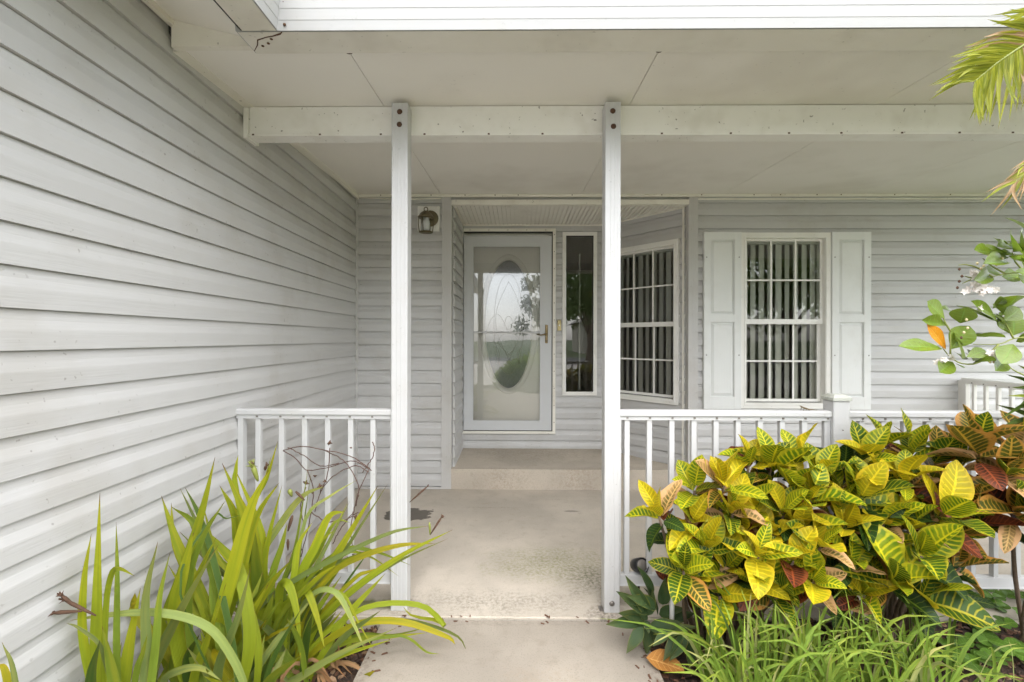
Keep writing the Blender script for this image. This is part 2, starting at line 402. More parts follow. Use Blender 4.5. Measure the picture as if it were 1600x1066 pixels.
ST = {
 'lime': leafmat('strap_lime', (0.275, 0.335, 0.02), tip=(0.16, 0.08, 0.03), stripes=True, trans=0.35, rv=0.3),
 'green': leafmat('strap_green', (0.175, 0.245, 0.024), tip=(0.16, 0.08, 0.03), stripes=True, trans=0.3, rv=0.3),
 'pale': leafmat('strap_pale', (0.28, 0.35, 0.10), tip=(0.2, 0.1, 0.04), stripes=True, trans=0.3, rv=0.2),
 'grey': leafmat('strap_grey', (0.155, 0.205, 0.055), tip=(0.2, 0.1, 0.04), stripes=True, trans=0.3, rv=0.25),
 'dark': leafmat('strap_dark', (0.065, 0.12, 0.02), tip=(0.1, 0.05, 0.02), stripes=True, trans=0.25, rv=0.3),
 'yellow': leafmat('strap_yellow', (0.29, 0.285, 0.014), tip=(0.10, 0.04, 0.02), stripes=True, trans=0.35, rv=0.2),
 'dry': leafmat('strap_dry', (0.30, 0.18, 0.09), tip=(0.08, 0.04, 0.02), stripes=True, trans=0.2, rv=0.4, rough=0.8),
}
M_oyster = leafmat('oyster_leaf', (0.055, 0.095, 0.036), stripes=True, trans=0.15, rough=0.35, rv=0.5)
M_shrubleaf = leafmat('shrub_leaf', (0.15, 0.215, 0.02), vein=(0.16, 0.27, 0.04), edge=(0.10, 0.20, 0.02), nv=7, vw=(0.8, 0.98), mid=0.05, edgew=0.97, trans=0.3, rough=0.3, rv=0.55, spec=0.6)
M_shruborange = leafmat('shrub_orange', (0.66, 0.27, 0.015), vein=(0.66, 0.36, 0.05), nv=6, vw=(0.85, 0.98), mid=0.05, edgew=0.97, trans=0.3, rv=0.1)
M_clover = leafmat('groundcover_leaf', (0.085, 0.17, 0.02), vein=(0.14, 0.24, 0.04), nv=5, vw=(0.85, 0.98), mid=0.06, edgew=0.98, trans=0.3, rv=0.5)
M_palm = leafmat('palm_leaflet', (0.23, 0.27, 0.03), blotch=0.4, blotchc=(0.46, 0.44, 0.05), tip=(0.30, 0.13, 0.05), trans=0.4, rv=0.4)
M_palmdry = leafmat('palm_leaflet_dry', (0.40, 0.27, 0.15), tip=(0.30, 0.13, 0.05), trans=0.3, rv=0.4)
M_grass = [leafmat('border_grass_a', (0.17, 0.275, 0.04), stripes=True, trans=0.3, rv=0.4), leafmat('border_grass_b', (0.25, 0.36, 0.055), stripes=True, trans=0.35, rv=0.3),
           leafmat('border_grass_c', (0.085, 0.145, 0.025), stripes=True, trans=0.3, rv=0.4), leafmat('border_grass_d', (0.34, 0.38, 0.14), stripes=True, trans=0.3, rv=0.3)]
M_hedge = leafmat('hedge_leaf', (0.34, 0.46, 0.04), trans=0.35, rv=0.3)
M_treeleaf = leafmat('tree_leaf', (0.085, 0.14, 0.03), trans=0.25, rv=0.5)
M_fallen = leafmat('fallen_leaf', (0.46, 0.21, 0.05), vein=(0.56, 0.30, 0.09), nv=7, vw=(0.75, 0.97), mid=0.06, edgew=0.95, trans=0.1, rough=0.7, rv=0.1, blotch=0.4, blotchc=(0.30, 0.12, 0.03))
M_stem = simple('croton_stem', (0.13, 0.09, 0.06), 0.85, 0, 80, 0.5)
M_greenstem = simple('green_stem', (0.22, 0.25, 0.05), 0.5, 0, 60)
M_vine = simple('dry_vine', (0.11, 0.065, 0.05), 0.85, 0, 90)
M_pod = simple('dry_pod', (0.10, 0.052, 0.03), 0.8, 0, 90, 0.5, 0.2)
M_bark = simple('tree_bark', (0.16, 0.12, 0.09), 0.9, 0, 25, 0.6)
M_petal = simple('white_petal', (0.70, 0.64, 0.60), 0.6)
M_bud = simple('pale_bud', (0.62, 0.52, 0.30), 0.6)
M_lizard = simple('lizard_skin', (0.16, 0.12, 0.06), 0.6, 0, 150, 0.4, 0.3)
M_stake = simple('pvc_stake', (0.62, 0.62, 0.60), 0.5)
M_roofshingle = simple('roof_shingle', (0.20, 0.18, 0.16), 0.9, 0, 12, 0.5)
M_stucco = simple('neighbour_stucco', (0.60, 0.55, 0.46), 0.9, 0, 30)

# ================================================================== SETTING
def struct(name, m, mat): return tag(m.build(name, mat), kind='structure')
DW, DD, DP = 4.02, 4.71, 2.21          # front wall, door wall, front of the posts
def zc(y): return HC + 1.17 + 0.055*(y-2.22)   # underside of the sloping porch ceiling
def xl(y): return -1.435 - 0.021*(y-DW)        # the garage side wall runs slightly off square
XA = -0.575                            # left side of the door alcove
BA = Vector((0.907, DD)); BB = Vector((1.500, 4.065))    # the slanted wall

g = MB(); g.add([(-400, -400, -0.14), (400, -400, -0.14), (400, 400, -0.14), (-400, 400, -0.14)], [(0, 1, 2, 3)])
struct('ground', g, M_lawn)
# porch slab with a slightly broken front edge
def slab(name, poly, z0, z1, mat, bev=0.01):
    bm = bmesh.new(); vs_ = [bm.verts.new((x, y, z0)) for x, y in poly]; f = bm.faces.new(vs_)
    r = bmesh.ops.extrude_face_region(bm, geom=[f]); top = [e for e in r['geom'] if isinstance(e, bmesh.types.BMVert)]
    for v_ in top: v_.co.z = z1
    bmesh.ops.recalc_face_normals(bm, faces=bm.faces[:])
    te = [e for e in bm.edges if e.verts[0].co.z == z1 and e.verts[1].co.z == z1]
    bmesh.ops.bevel(bm, geom=te, offset=bev, segments=3, affect='EDGES')
    me = bpy.data.meshes.new(name); bm.to_mesh(me); bm.free(); me.materials.append(mat)
    return tag(obj(name, me), kind='structure')
slab('porch_floor', [(-1.55, 2.172), (4.25, 2.172), (4.25, 4.2), (-1.55, 4.2)], -0.16, 0.0, M_porch, 0.008)
s = slab('door_step', [(XA-0.05, 4.005), (1.62, 4.005), (1.62, 4.85), (XA-0.05, 4.85)], 0.0, 0.178, M_step, 0.012)
for v_ in s.data.vertices:
    if v_.co.z > 0.1: v_.co.z += 0.028*(v_.co.y-4.005)
wk = slab('walkway', [(-0.637, -0.55), (-3.2, -0.55-2.1), (-3.2, -4.0), (-2.4, -4.0), (0.577, -1.7), (0.577, 2.160), (-0.637, 2.160)], -0.16, -0.012, M_walk, 0.006)
slab('driveway', [(-12.0, -17.9), (9.0, -17.9), (9.0, -4.02), (-12.0, -4.02)], -0.16, -0.02, M_drive, 0.01)  # made this large and pale to bounce light in under the porch
g = MB(); g.add([(-200, -26, -0.13), (200, -26, -0.13), (200, -18, -0.13), (-200, -18, -0.13)], [(0, 1, 2, 3)])
struct('road', g, M_asphalt)
def bed(name, x0, x1, y0, y1, zf, nx=40, ny=40):
    m = MB(); vs_ = []; fs = []
    for j in range(ny+1):
        for i in range(nx+1):
            x = x0+(x1-x0)*i/nx; y = y0+(y1-y0)*j/ny
            vs_.append((x, y, zf(x, y)+0.012*math.sin(9*x+4*y)*math.sin(7*y-3*x)+rnd.uniform(-.006, .006)))
    for j in range(ny):
        for i in range(nx):
            a = j*(nx+1)+i; fs.append((a, a+1, a+nx+2, a+nx+1))
    m.add(vs_, fs, True)
    return struct(name, m, M_soil)
zl = lambda x, y: -0.055
zr = lambda x, y: -0.055 + (0.05 if x > 1.2 else 0.05*max(0, (x-0.7)/0.5))*max(0, min(1, (y-1.7)/0.4))
bed('mulch_bed', -1.52, -0.640, -1.5, 2.168, zl)
bed('mulch_bed', 0.580, 4.6, -0.5, 2.168, zr, 70, 50)
def chips(name, n, x0, x1, y0, y1, zf, mats, label):
    for k, mt in enumerate(mats):
        m = MB()
        for i in range(int(n*(0.45, 0.4, 0.15)[k])):
            x = rnd.uniform(x0, x1); y = rnd.uniform(y0, y1)
            L = rnd.uniform(0.012, 0.04); ww = L*rnd.uniform(.3, .6); h = rnd.uniform(.003, .009)
            Mx = Matrix.Translation((x, y, zf(x, y)+rnd.uniform(0.0, 0.016))) @ Matrix.Rotation(rnd.uniform(0, 6.28), 4, 'Z') @ Matrix.Rotation(rnd.gauss(0, .35), 4, 'X') @ Matrix.Rotation(rnd.gauss(0, .3), 4, 'Y')
            m.prism([(-L/2, -ww*.3), (L*.3, -ww/2), (L/2, ww*.1), (L*.1, ww/2), (-L*.4, ww*.35)], -h/2, h/2, Mx)
        o = m.build(name, mt)
        tag(o, label[k], 'mulch', kind='stuff')
chips('mulch', 2600, -1.42, -0.65, 1.1, 2.16, zl, M_chip, ['dark brown bark mulch scattered in the flower beds on the left', 'reddish bark mulch chips among the strap leaves on the left', 'pale wood chips lying in the left flower bed'])
chips('mulch', 3600, 0.60, 3.4, 1.2, 2.16, zr, M_chip, ['dark brown bark mulch under the croton on the right', 'reddish bark mulch chips beneath the croton on the right', 'pale wood chips lying in the right flower bed'])

# ================================================================== HOUSE
house = empty('house', (0, DW, 0), 'light grey lap sided house with white storm door, shuttered window and sloping porch roof', 'house')
E1 = 0.1134
def frameM(A, B):
    A = Vector((A[0], A[1])); B = Vector((B[0], B[1])); t = (B-A).normalized()
    return Matrix(((t.x, -t.y, 0, A.x), (t.y, t.x, 0, A.y), (0, 0, 1, 0), (0, 0, 0, 1))), (B-A).length
# local wall frame: x along the wall, y inward, z up
def siding_wall(name, A, B, z0, z1, zline, e, opens=(), thick=0.12, seams=(), gap=0.0085, dep=0.0195):
    Mx, L = frameM(A, B)
    m = MB(); us = sorted({0, L, *[o[0] for o in opens], *[o[1] for o in opens]})
    for a, b in zip(us[:-1], us[1:]):
        if b-a < 1e-4: continue
        zz = [z0]
        for o in sorted(opens, key=lambda q: q[2]):
            if o[0] < (a+b)/2 < o[1]: zz += [o[2], o[3]]
        zz.append(z1)
        for k in range(0, len(zz), 2):
            if zz[k+1]-zz[k] > 1e-4: m.box(a, b, 0.001, thick, zz[k], zz[k+1], Mx)
    wall = m.build(name, M_lapshade, house)
    g_ = gap; q_ = dep/0.0195
    prof = [(0.0, 0.0195*q_), (0.052, 0.0195*q_), (0.058, 0.0186*q_), (0.084, 0.0085*q_), (e-g_, 0.0050*q_), (e-g_+0.0001, 0.0), (e, 0.0)]
    def off(t):
        for (t0, o0), (t1, o1) in zip(prof[:-1], prof[1:]):
            if t <= t1+1e-9: return o0+(o1-o0)*(t-t0)/(t1-t0)
        return prof[-1][1]
    k0 = math.floor((z0-zline)/e)
    z = zline+k0*e
    while z < z1-0.005:
        lo, hi = max(z, z0), min(z+e, z1)
        cuts = sorted({lo, hi, *[q for o in opens for q in (o[2], o[3]) if lo < q < hi]})
        # pieces of this course: for every u-interval the visible z-range
        spans = []
        for a, b in zip(us[:-1], us[1:]):
            if b-a < 0.004: continue
            free = [(lo, hi)]
            for o in opens:
                if o[0] < (a+b)/2 < o[1]:
                    nf = []
                    for q0, q1 in free:
                        if o[3] <= q0 or o[2] >= q1: nf.append((q0, q1)); continue
                        if o[2]-q0 > 0.004: nf.append((q0, o[2]))
                        if q1-o[3] > 0.004: nf.append((o[3], q1))
                    free = nf
            for q in free: spans.append([a, b, q[0], q[1]])
        merged = []
        for sp in spans:
            if merged and abs(merged[-1][1]-sp[0]) < 1e-4 and abs(merged[-1][2]-sp[2]) < 1e-4 and abs(merged[-1][3]-sp[3]) < 1e-4: merged[-1][1] = sp[1]
            else: merged.append(sp)
        fin = []
        for a, b, q0, q1 in merged:
            sx = [s_ for s_ in seams if a+0.05 < s_[0] < b-0.05 and abs((z-zline)/e-s_[1]) < 0.5]
            if sx: fin += [(a, sx[0][0]-0.0008, q0, q1), (sx[0][0]+0.0008, b, q0, q1)]
            else: fin.append((a, b, q0, q1))
        for a, b, q0, q1 in fin:
            ts = [q0-z]+[t for t, _ in prof if q0-z < t < q1-z]+[q1-z]
            pts = [(t+z, off(t)) for t in ts]
            p = []; n_ = len(pts)
            wob = 0.0012*rnd.uniform(-1, 1)
            for u in (a, b):
                p.append(Mx @ Vector((u, 0.0006, q0)))
                for zz, oo in pts: p.append(Mx @ Vector((u, -oo-wob*(u == b), zz)))
                p.append(Mx @ Vector((u, 0.0006, q1)))
            nn = n_+2
            fs = [(i, i+nn, i+1+nn, i+1) for i in range(nn-1)]+[tuple(range(nn)), tuple(range(2*nn-1, nn-1, -1))]
            MB().add(p, fs).build('siding_plank', M_siding, wall)
        z += e
    return wall, Mx, L

# garage side wall, front wall (left and right of the alcove), alcove side, door wall, slanted wall
YN = -2.6
side_wall, MxS, LS = siding_wall('side_wall', (xl(YN), YN), (xl(DW), DW), -0.14, HC+1.262, 1.292, 0.1158, gap=0.0036, dep=0.0165)
siding_wall('front_wall', (xl(DW), DW), (XX(692, DW), DW), 0.018, 2.62, 1.503, E1)
siding_wall('alcove_wall', (XA, DW+0.05), (XA, DD), 0.15, 2.58, 1.503, E1)
# door wall openings in its own frame
uD = lambda px: XX(px, DD)-XA
zD = lambda py: ZZ(py, DD)
door_o = (uD(719.5), uD(867), zD(674), zD(359))
slit_o = (uD(880), uD(930.5), zD(615.5), zD(365))
door_wall, MxD, LD = siding_wall('door_wall', (XA, DD), (BA.x+0.05, DD), 0.15, 2.58, 0.620, E1, [door_o, slit_o])
bt = (BB-BA).normalized(); Lb = (BB-BA).length
def bay_u(px):   # where the ray through px meets the slanted wall
    d = ray(px, CY); A = BA; t = bt
    den = d.x*t.y-d.y*t.x
    return (A.y*d.x - A.x*d.y)/-den if abs(den) > 1e-9 else 0
uR = bay_u(1062.5); zb1 = at(1062.5, 373.5, (BA+bt*uR).y).z; zb0 = at(1062.5, 633, (BA+bt*uR).y).z
uL = uR-0.76
bay_o = (uL+0.01, uR-0.01, zb0+0.01, zb1-0.01)
bay_wall, MxB, LB = siding_wall('bay_wall', BA, BB, 0.15, 2.58, 0.640, E1, [bay_o])
XR0 = XX(1088, DW)
uF = lambda px: XX(px, DW)-XR0
zF = lambda py: ZZ(py, DW)
win_o = (uF(1158), uF(1292), zF(631), zF(368))
siding_wall('front_wall', (XR0, DW), (5.0, DW), 0.018, 2.62, 1.503, E1, [win_o], seams=[(uF(1276), 9)])

# corner boards with fluted faces
def corner_board(x0, x1, y0, y1, z0, z1):
    n_ = 5; pts = []
    for i in range(n_):
        a = x0+(x1-x0)*i/n_; b = x0+(x1-x0)*(i+1)/n_
        pts += [(a+0.0015, y0), (b-0.0015, y0), (b, y0+0.0018)] if i < n_-1 else [(a+0.0015, y0), (b, y0)]
    pts += [(x1, y1), (x0, y1)]
    return MB().prism(pts, z0, z1).build('corner_board', M_sidetrim, house)
corner_board(XX(690.5, DW), XX(705, DW)+0.004, DW-0.028, DW+0.075, 0.004, 2.60)
corner_board(XX(1073.5, DW), XX(1088.5, DW), DW-0.028, DW+0.06, 0.004, 2.60)
sbox('corner_channel', M_sidetrim, house, xl(DW)+0.012, xl(DW)+0.030, DW-0.030, DW+0.0, 0.006, 2.58)
sbox('corner_channel', M_sidetrim, house, XA-0.002, XA+0.024, DD-0.03, DD-0.001, 0.21, 2.49)
# scalloped edge strip between the slanted wall and the corner board
sbox('corner_channel', M_cream, house, Lb-0.020, Lb-0.006, -0.030, -0.001, 0.16, 2.495, M=MxB)
sbox('starter_strip', M_sidetrim, house, xl(DW)+0.02, XX(691, DW), DW-0.024, DW-0.0005, 0.002, 0.020)
sbox('starter_strip', M_sidetrim, house, XR0, 5.0, DW-0.024, DW-0.0005, 0.002, 0.020)

# alcove: header, soffit of narrow grooved panels, trims
ZS = HC+1.180
sbox('header', M_sidetrim, house, XX(704, DW), XX(1075, DW), DW+0.002, DW+0.10, ZS+0.012, 2.62)
sbox('header_trim', M_cream, house, XX(705.5, DW), XX(1074.5, DW), DW-0.030, DW-0.001, zF(321.5), zF(313.5), b=0.003)
sof = sbox('alcove_soffit', M_soffit, house, XA-0.05, 1.6, DW+0.0, DD+0.12, ZS+0.008, ZS+0.03)
x = XA
while x < 1.55:
    sbox('soffit_panel', M_soffit, sof, x+0.004, x+0.035, DW+0.003, DD+0.06, ZS-0.006, ZS+0.0078)
    sbox('soffit_panel', M_soffit, sof, x+0.0435, x+0.075, DW+0.003, DD+0.06, ZS-0.006, ZS+0.0078)
    x += 0.079
sbox('soffit_trim', M_cream, house, XA+0.005, BA.x+0.02, DD-0.030, DD-0.0205, ZS-0.018, ZS-0.002)
sbox('soffit_trim', M_cream, house, 0.02, Lb-0.004, -0.030, -0.0205, ZS-0.018, ZS-0.002, M=MxB)
sbox('soffit_trim', M_cream, house, 0.0, DD-DW-0.06, -0.028, -0.0204, ZS-0.016, ZS-0.002, M=frameM((XA, DW+0.05), (XA, DD))[0])

# ---------------- windows
def ring(u0, u1, z0, z1, wd, y0, y1, Mx, m=None, wb=None):
    m = m or MB(); wb = wb or wd
    m.box(u0, u0+wd, y0, y1, z0, z1, Mx); m.box(u1-wd, u1, y0, y1, z0, z1, Mx)
    m.box(u0+wd, u1-wd, y0+0.0006, y1, z1-wd, z1, Mx); m.box(u0+wd, u1-wd, y0+0.0006, y1, z0, z0+wb, Mx)
    return m
def quad(u0, u1, z0, z1, y, Mx):
    return MB().add([Mx @ Vector(q) for q in ((u0, y, z0), (u1, y, z0), (u1, y, z1), (u0, y, z1))], [(0, 1, 2, 3)])
def double_hung(name, Mx, u0, u1, z0, z1, zm, slat_ang=62, nslat=9, fr=0.046, label=None):
    win = ring(u0, u1, z0, z1, fr, -0.034, 0.085, Mx).build(name, M_winframe, house)
    if label: win['label'] = label
    ring(u0+fr*0.62, u1-fr*0.62, z0+fr*0.62, z1-fr*0.62, 0.012, -0.0395, -0.030, Mx).build('brick_mould', M_winframe, win)
    a, b = u0+fr+0.0005, u1-fr-0.0005
    # the upper sash sits outside the lower one
    for (s0, s1, y, gm, bw) in ((zm-0.022, z1-fr-0.0005, 0.004, M_glass, 0.044), (z0+fr+0.0005, zm+0.016, 0.030, M_glass_screen, 0.030)):
        sw = 0.022 if y < 0.02 else 0.030
        sash = ring(a, b, s0, s1, sw, y, y+0.022, Mx, wb=bw).build('sash', M_winframe, win)
        quad(a+sw, b-sw, s0+bw, s1-sw, y+0.008, Mx).build('pane', gm, win)
        for k in (1, 2):
            uu = a+sw+(b-a-2*sw)*k/3
            sbox('muntin', M_winframe, win, uu-0.0075, uu+0.0075, y+0.001, y+0.0075, s0+bw, s1-sw, M=Mx)
        zz = (s0+bw+s1-sw)/2
        sbox('muntin', M_winframe, win, a+sw, b-sw, y+0.0018, y+0.0072, zz-0.0075, zz+0.0075, M=Mx)
    sbox('sash_shadow_gap', M_gasketgap, win, a, b, 0.027, 0.0295, z0+fr+0.0006, z0+fr+0.006, M=Mx)
    # vertical blind behind the glass
    sbox('blind_rail', M_slat, win, a-0.01, b+0.01, 0.056, 0.11, z1-fr-0.035, z1-fr+0.015, M=Mx)
    for k in range(nslat):
        uu = a+(b-a)*(k+0.5)/nslat
        ang = R(slat_ang+rnd.uniform(-7, 7))
        S = Mx @ Matrix.Translation((uu, 0.080, 0)) @ Matrix.Rotation(ang, 4, 'Z')
        m = MB(); ww = 0.042
        pr = [(-ww, 0), (-ww/2, 0.006), (0, 0.008), (ww/2, 0.006), (ww, 0)]
        m.prism([(q, r) for q, r in pr]+[(q, r+0.0015) for q, r in reversed(pr)], z0+fr-0.03, z1-fr-0.03, S)
        m.build('blind_slat', M_slat, win)
    return win
MxF, LF = frameM((XR0, DW), (5.0, DW))
double_hung('window', MxF, uF(1155), uF(1294), zF(636), zF(365), zF(502), 33, 9, label='double hung window with white grilles between the shutters')
double_hung('window', MxB, uL, uR, zb0, zb1, at(1058, 506, (BA+bt*uR).y).z, -33, 9, label='double hung window set in the slanted wall beside the door')
# shutters with two raised panels and screws
for (p0, p1) in ((1096.5, 1154.5), (1294.5, 1355)):
    a, b = uF(p0), uF(p1); z0, z1 = zF(637), zF(364.5)
    fz = [z0, z0+0.11, (z0+z1)/2-0.035+0.02, (z0+z1)/2+0.035+0.02, z1-0.07, z1]
    sh = MB()
    sw = 0.062
    sh.bbox(a, a+sw, -0.047, -0.014, z0, z1, 0.003, MxF); sh.bbox(b-sw, b, -0.047, -0.014, z0, z1, 0.003, MxF)
    for q0, q1 in ((fz[0], fz[1]), (fz[2], fz[3]), (fz[4], fz[5])): sh.box(a+sw-0.003, b-sw+0.003, -0.0462, -0.0145, q0+0.001, q1-0.001, MxF)
    sh.box(a+sw-0.003, b-sw+0.003, -0.030, -0.0142, z0+0.01, z1-0.01, MxF)
    sho = sh.build('shutter', M_shutter, house)
    for q0, q1 in ((fz[1], fz[2]), (fz[3], fz[4])):
        m = MB()
        u0_, u1_, v0, v1 = a+sw+0.006, b-sw-0.006, q0+0.007, q1-0.007; c = 0.02
        P_ = [(u0_, -0.031, v0), (u1_, -0.031, v0), (u1_, -0.031, v1), (u0_, -0.031, v1), (u0_+c, -0.0435, v0+c), (u1_-c, -0.0435, v0+c), (u1_-c, -0.0435, v1-c), (u0_+c, -0.0435, v1-c)]
        m.add([MxF @ Vector(q) for q in P_], [(0, 1, 5, 4), (1, 2, 6, 5), (2, 3, 7, 6), (3, 0, 4, 7), (4, 5, 6, 7)])
        m.build('raised_panel', M_shutter, sho)
    for uu in (a+0.022, b-0.022):
        for zz in (z0+0.47, z1-0.22):
            MB().lathe([(0.005, 0), (0.005, 0.003), (0.002, 0.004)], MxF @ Matrix.Translation((uu, -0.047, zz)) @ Matrix.Rotation(R(90), 4, 'X'), 8).build('screw', M_screw, sho)

# narrow side light
u0_, u1_, z0_, z1_ = slit_o
sl_ = ring(u0_-0.010, u1_+0.010, z0_-0.010, z1_+0.010, 0.036, -0.030, 0.06, MxD).build('side_light', M_winframe, house); sl_['label'] = 'narrow dark window beside the front door'
ring(u0_+0.024, u1_-0.024, z0_+0.024, z1_-0.024, 0.006, -0.004, 0.02, MxD).build('gasket', M_gasketgap, sl_)
quad(u0_+0.027, u1_-0.027, z0_+0.027, z1_-0.027, 0.006, MxD).build('pane', M_glass_side, sl_)
sbox('curtain_rod_wand', M_room, sl_, u0_+0.17, u0_+0.182, 0.05, 0.06, z0_+0.05, z1_-0.2, M=MxD)

# ---------------- entry door behind a full glass storm door
du0, du1, dz0, dz1 = door_o
cas = MB(); ring(du0-0.004, du1+0.004, dz0-0.004, dz1+0.004, 0.030, -0.036, 0.11, MxD, cas, wb=0.012)
casing = cas.build('door_casing', M_cream, house)
ring(du0+0.024, du1-0.024, dz0+0.006, dz1-0.024, 0.010, -0.026, 0.02, MxD, None, 0.006).build('casing_stop', M_gasketgap, casing)
for k in range(12):
    zz = dz0+0.1+(dz1-dz0-0.16)*k/11
    for uu in (du0+0.010, du1-0.010):
        MB().box(uu-0.0035, uu+0.0035, -0.0385, -0.0355, zz-0.0035, zz+0.0035, MxD).build('screw', M_rust, casing)
for k in range(5):
    uu = du0+0.1+(du1-du0-0.2)*k/4
    MB().box(uu-0.0035, uu+0.0035, -0.0385, -0.0352, dz1-0.016, dz1-0.009, MxD).build('screw', M_rust, casing)
a, b, c0, c1 = uD(723), uD(861.5), zD(671.5), zD(369.5)
g0, g1, h0, h1 = uD(739), uD(844.6), zD(657.5), zD(385.6)
sd_ = MB(); sd_.box(a, g0, -0.030, 0.004, c0, c1, MxD); sd_.box(g1, b, -0.030, 0.004, c0, c1, MxD)
sd_.box(g0, g1, -0.0295, 0.004, c0, h0, MxD); sd_.box(g0, g1, -0.0295, 0.004, h1, c1, MxD)
storm = sd_.build('storm_door', M_storm, house); storm['label'] = 'white full view storm door over a cream entry door'
ring(g0-0.004, g1+0.004, h0-0.004, h1+0.004, 0.012, -0.0335, -0.026, MxD).build('glazing_bead', M_storm, storm)
quad(g0, g1, h0, h1, -0.012, MxD).build('pane', M_glass_storm, storm)
zbar = zD(519.5)
sbox('push_bar', M_white, storm, g0+0.002, g1-0.002, -0.034, -0.016, zbar-0.009, zbar+0.009, b=0.004, M=MxD)
for zz in (c0+0.16, (c0+c1)/2+0.05, c1-0.2): MB().tube([MxD @ Vector((a-0.006, -0.034, zz-0.05)), MxD @ Vector((a-0.006, -0.034, zz+0.05))], 0.007, 8).build('hinge', M_storm, storm)
hx, hz = uD(853.5), zD(522)
hnd = MB(); hnd.bbox(hx-0.014, hx+0.014, -0.040, -0.030, hz-0.095, hz+0.095, 0.004, MxD)
hnd.build('handle_plate', M_handle, storm)
MB().tube([MxD @ Vector(q) for q in ((hx, -0.04, hz+0.0), (hx, -0.072, hz+0.0), (hx-0.02, -0.078, hz-0.004), (hx-0.06, -0.075, hz-0.012), (hx-0.10, -0.072, hz-0.004))], [0.010, 0.009, 0.009, 0.007, 0.005], 8).build('lever', M_handle, storm)
MB().lathe([(0.008, 0), (0.008, 0.008), (0.004, 0.01)], MxD @ Matrix.Translation((hx, -0.04, hz-0.07)) @ Matrix.Rotation(R(90), 4, 'X'), 10).build('key_cylinder', M_bronze, storm)
# entry door with oval glass
eu0, eu1 = du0+0.03, du1-0.03
ed = sbox('entry_door', M_door, house, eu0, eu1, 0.045, 0.09, dz0+0.012, dz1-0.03, M=MxD)
oc_u, oc_z = uD(794.5), zD(506.5); RA, RB = (uD(832)-uD(757))/2, (zD(405)-zD(608))/2
def oval_ring(ra, rb, wd, prof, n=56):
    """moulding swept along an ellipse; prof = list of (inset, y)"""
    vs_ = []; fs = []; k = len(prof)
    for i in range(n):
        t = 2*math.pi*i/n
        for ins, y in prof: vs_.append(MxD @ Vector((oc_u+(ra-ins)*math.cos(t), y, oc_z+(rb-ins)*math.sin(t))))
    for i in range(n):
        for j in range(k-1):
            q0 = i*k+j; q1 = ((i+1) % n)*k+j
            fs.append((q0, q1, q1+1, q0+1))
    return MB().add(vs_, fs, True)
oval_ring(RA+0.045, RB+0.045, 0.05, [(-0.012, 0.0452), (-0.008, 0.036), (0.0, 0.030), (0.012, 0.034), (0.022, 0.030), (0.034, 0.026), (0.046, 0.036), (0.052, 0.046)]).build('oval_moulding', M_door, ed)
m = MB(); pts = [MxD @ Vector((oc_u+RA*math.cos(2*math.pi*i/56), 0.0435, oc_z+RB*math.sin(2*math.pi*i/56))) for i in range(56)]
m.add(pts, [tuple(range(56))]); m.build('oval_glass', M_oval, ed)
came = []
def ocurve(f, n=24): return [MxD @ Vector((oc_u+f(i/n)[0], 0.0415, oc_z+f(i/n)[1])) for i in range(n+1)]
came.append(ocurve(lambda t: (RA*0.62*math.cos(2*math.pi*t), RB*0.78*math.sin(2*math.pi*t)), 40))
for sg in (-1, 1):
    came.append(ocurve(lambda t: (sg*RA*0.55*math.sin(math.pi*t), RB*(0.66-1.2*t))))
    came.append(ocurve(lambda t: (sg*RA*(0.95-0.9*t), RB*0.25*math.sin(math.pi*t)-RB*0.1)))
    came.append(ocurve(lambda t: (sg*RA*(0.2+0.25*math.sin(2*math.pi*t)), RB*(-0.15-0.5*t))))
    came.append(ocurve(lambda t: (sg*RA*(0.5+0.12*math.sin(2*math.pi*t)), RB*(-0.12-0.5*t))))
came.append(ocurve(lambda t: (RA*0.16*math.cos(2*math.pi*t), RB*0.02+RB*0.10*math.sin(2*math.pi*t)), 20))
for cpts in came: MB().tube(cpts, 0.0028, 5).build('lead_came', M_came, ed)
sbox('door_sill', M_cream, house, du0-0.004, du1+0.004, -0.050, -0.0365, dz0-0.016, dz0+0.006, M=MxD)

# interior behind the windows
plan = [(-1.42, 4.145), (XA-0.125, 4.145), (XA-0.125, 4.835), (0.98, 4.835), (1.60, 4.145), (4.95, 4.145), (4.95, 8), (-1.42, 8)]
m = MB(); k = len(plan)
m.add([(x, y, 0.30) for x, y in plan]+[(x, y, 2.535) for x, y in plan], [tuple(range(k)), tuple(range(2*k-1, k-1, -1)), (5, 6, 6+k, 5+k), (6, 7, 7+k, 6+k), (7, 0, k, 7+k)])
m.build('room', M_room, house)

# ---------------- porch ceiling, beam, gutters, roof
YF = 1.797; ZG = HC+1.132
s1, s2 = at(597, 158, 2.26).x, at(986, 160, 2.26).x
seams = [xl(2.8)+0.012, s1, s2, 2*s2-s1, 3*s2-2*s1, 4.35]
ceil = MB(); ceil.add([(-1.5, YF-0.01, zc(YF)+0.012), (4.4, YF-0.01, zc(YF)+0.012), (4.4, DW, zc(DW)+0.012), (-1.5, DW, zc(DW)+0.012),
                       (-1.5, YF-0.01, zc(YF)+0.09), (4.4, YF-0.01, zc(YF)+0.09), (4.4, DW+0.2, zc(DW)+0.09), (-1.5, DW+0.2, zc(DW)+0.09)],
                      [(0, 1, 2, 3), (7, 6, 5, 4), (0, 4, 5, 1), (1, 5, 6, 2), (3, 2, 6, 7), (0, 3, 7, 4)])
ceiling = ceil.build('porch_ceiling', M_gasketgap, house)
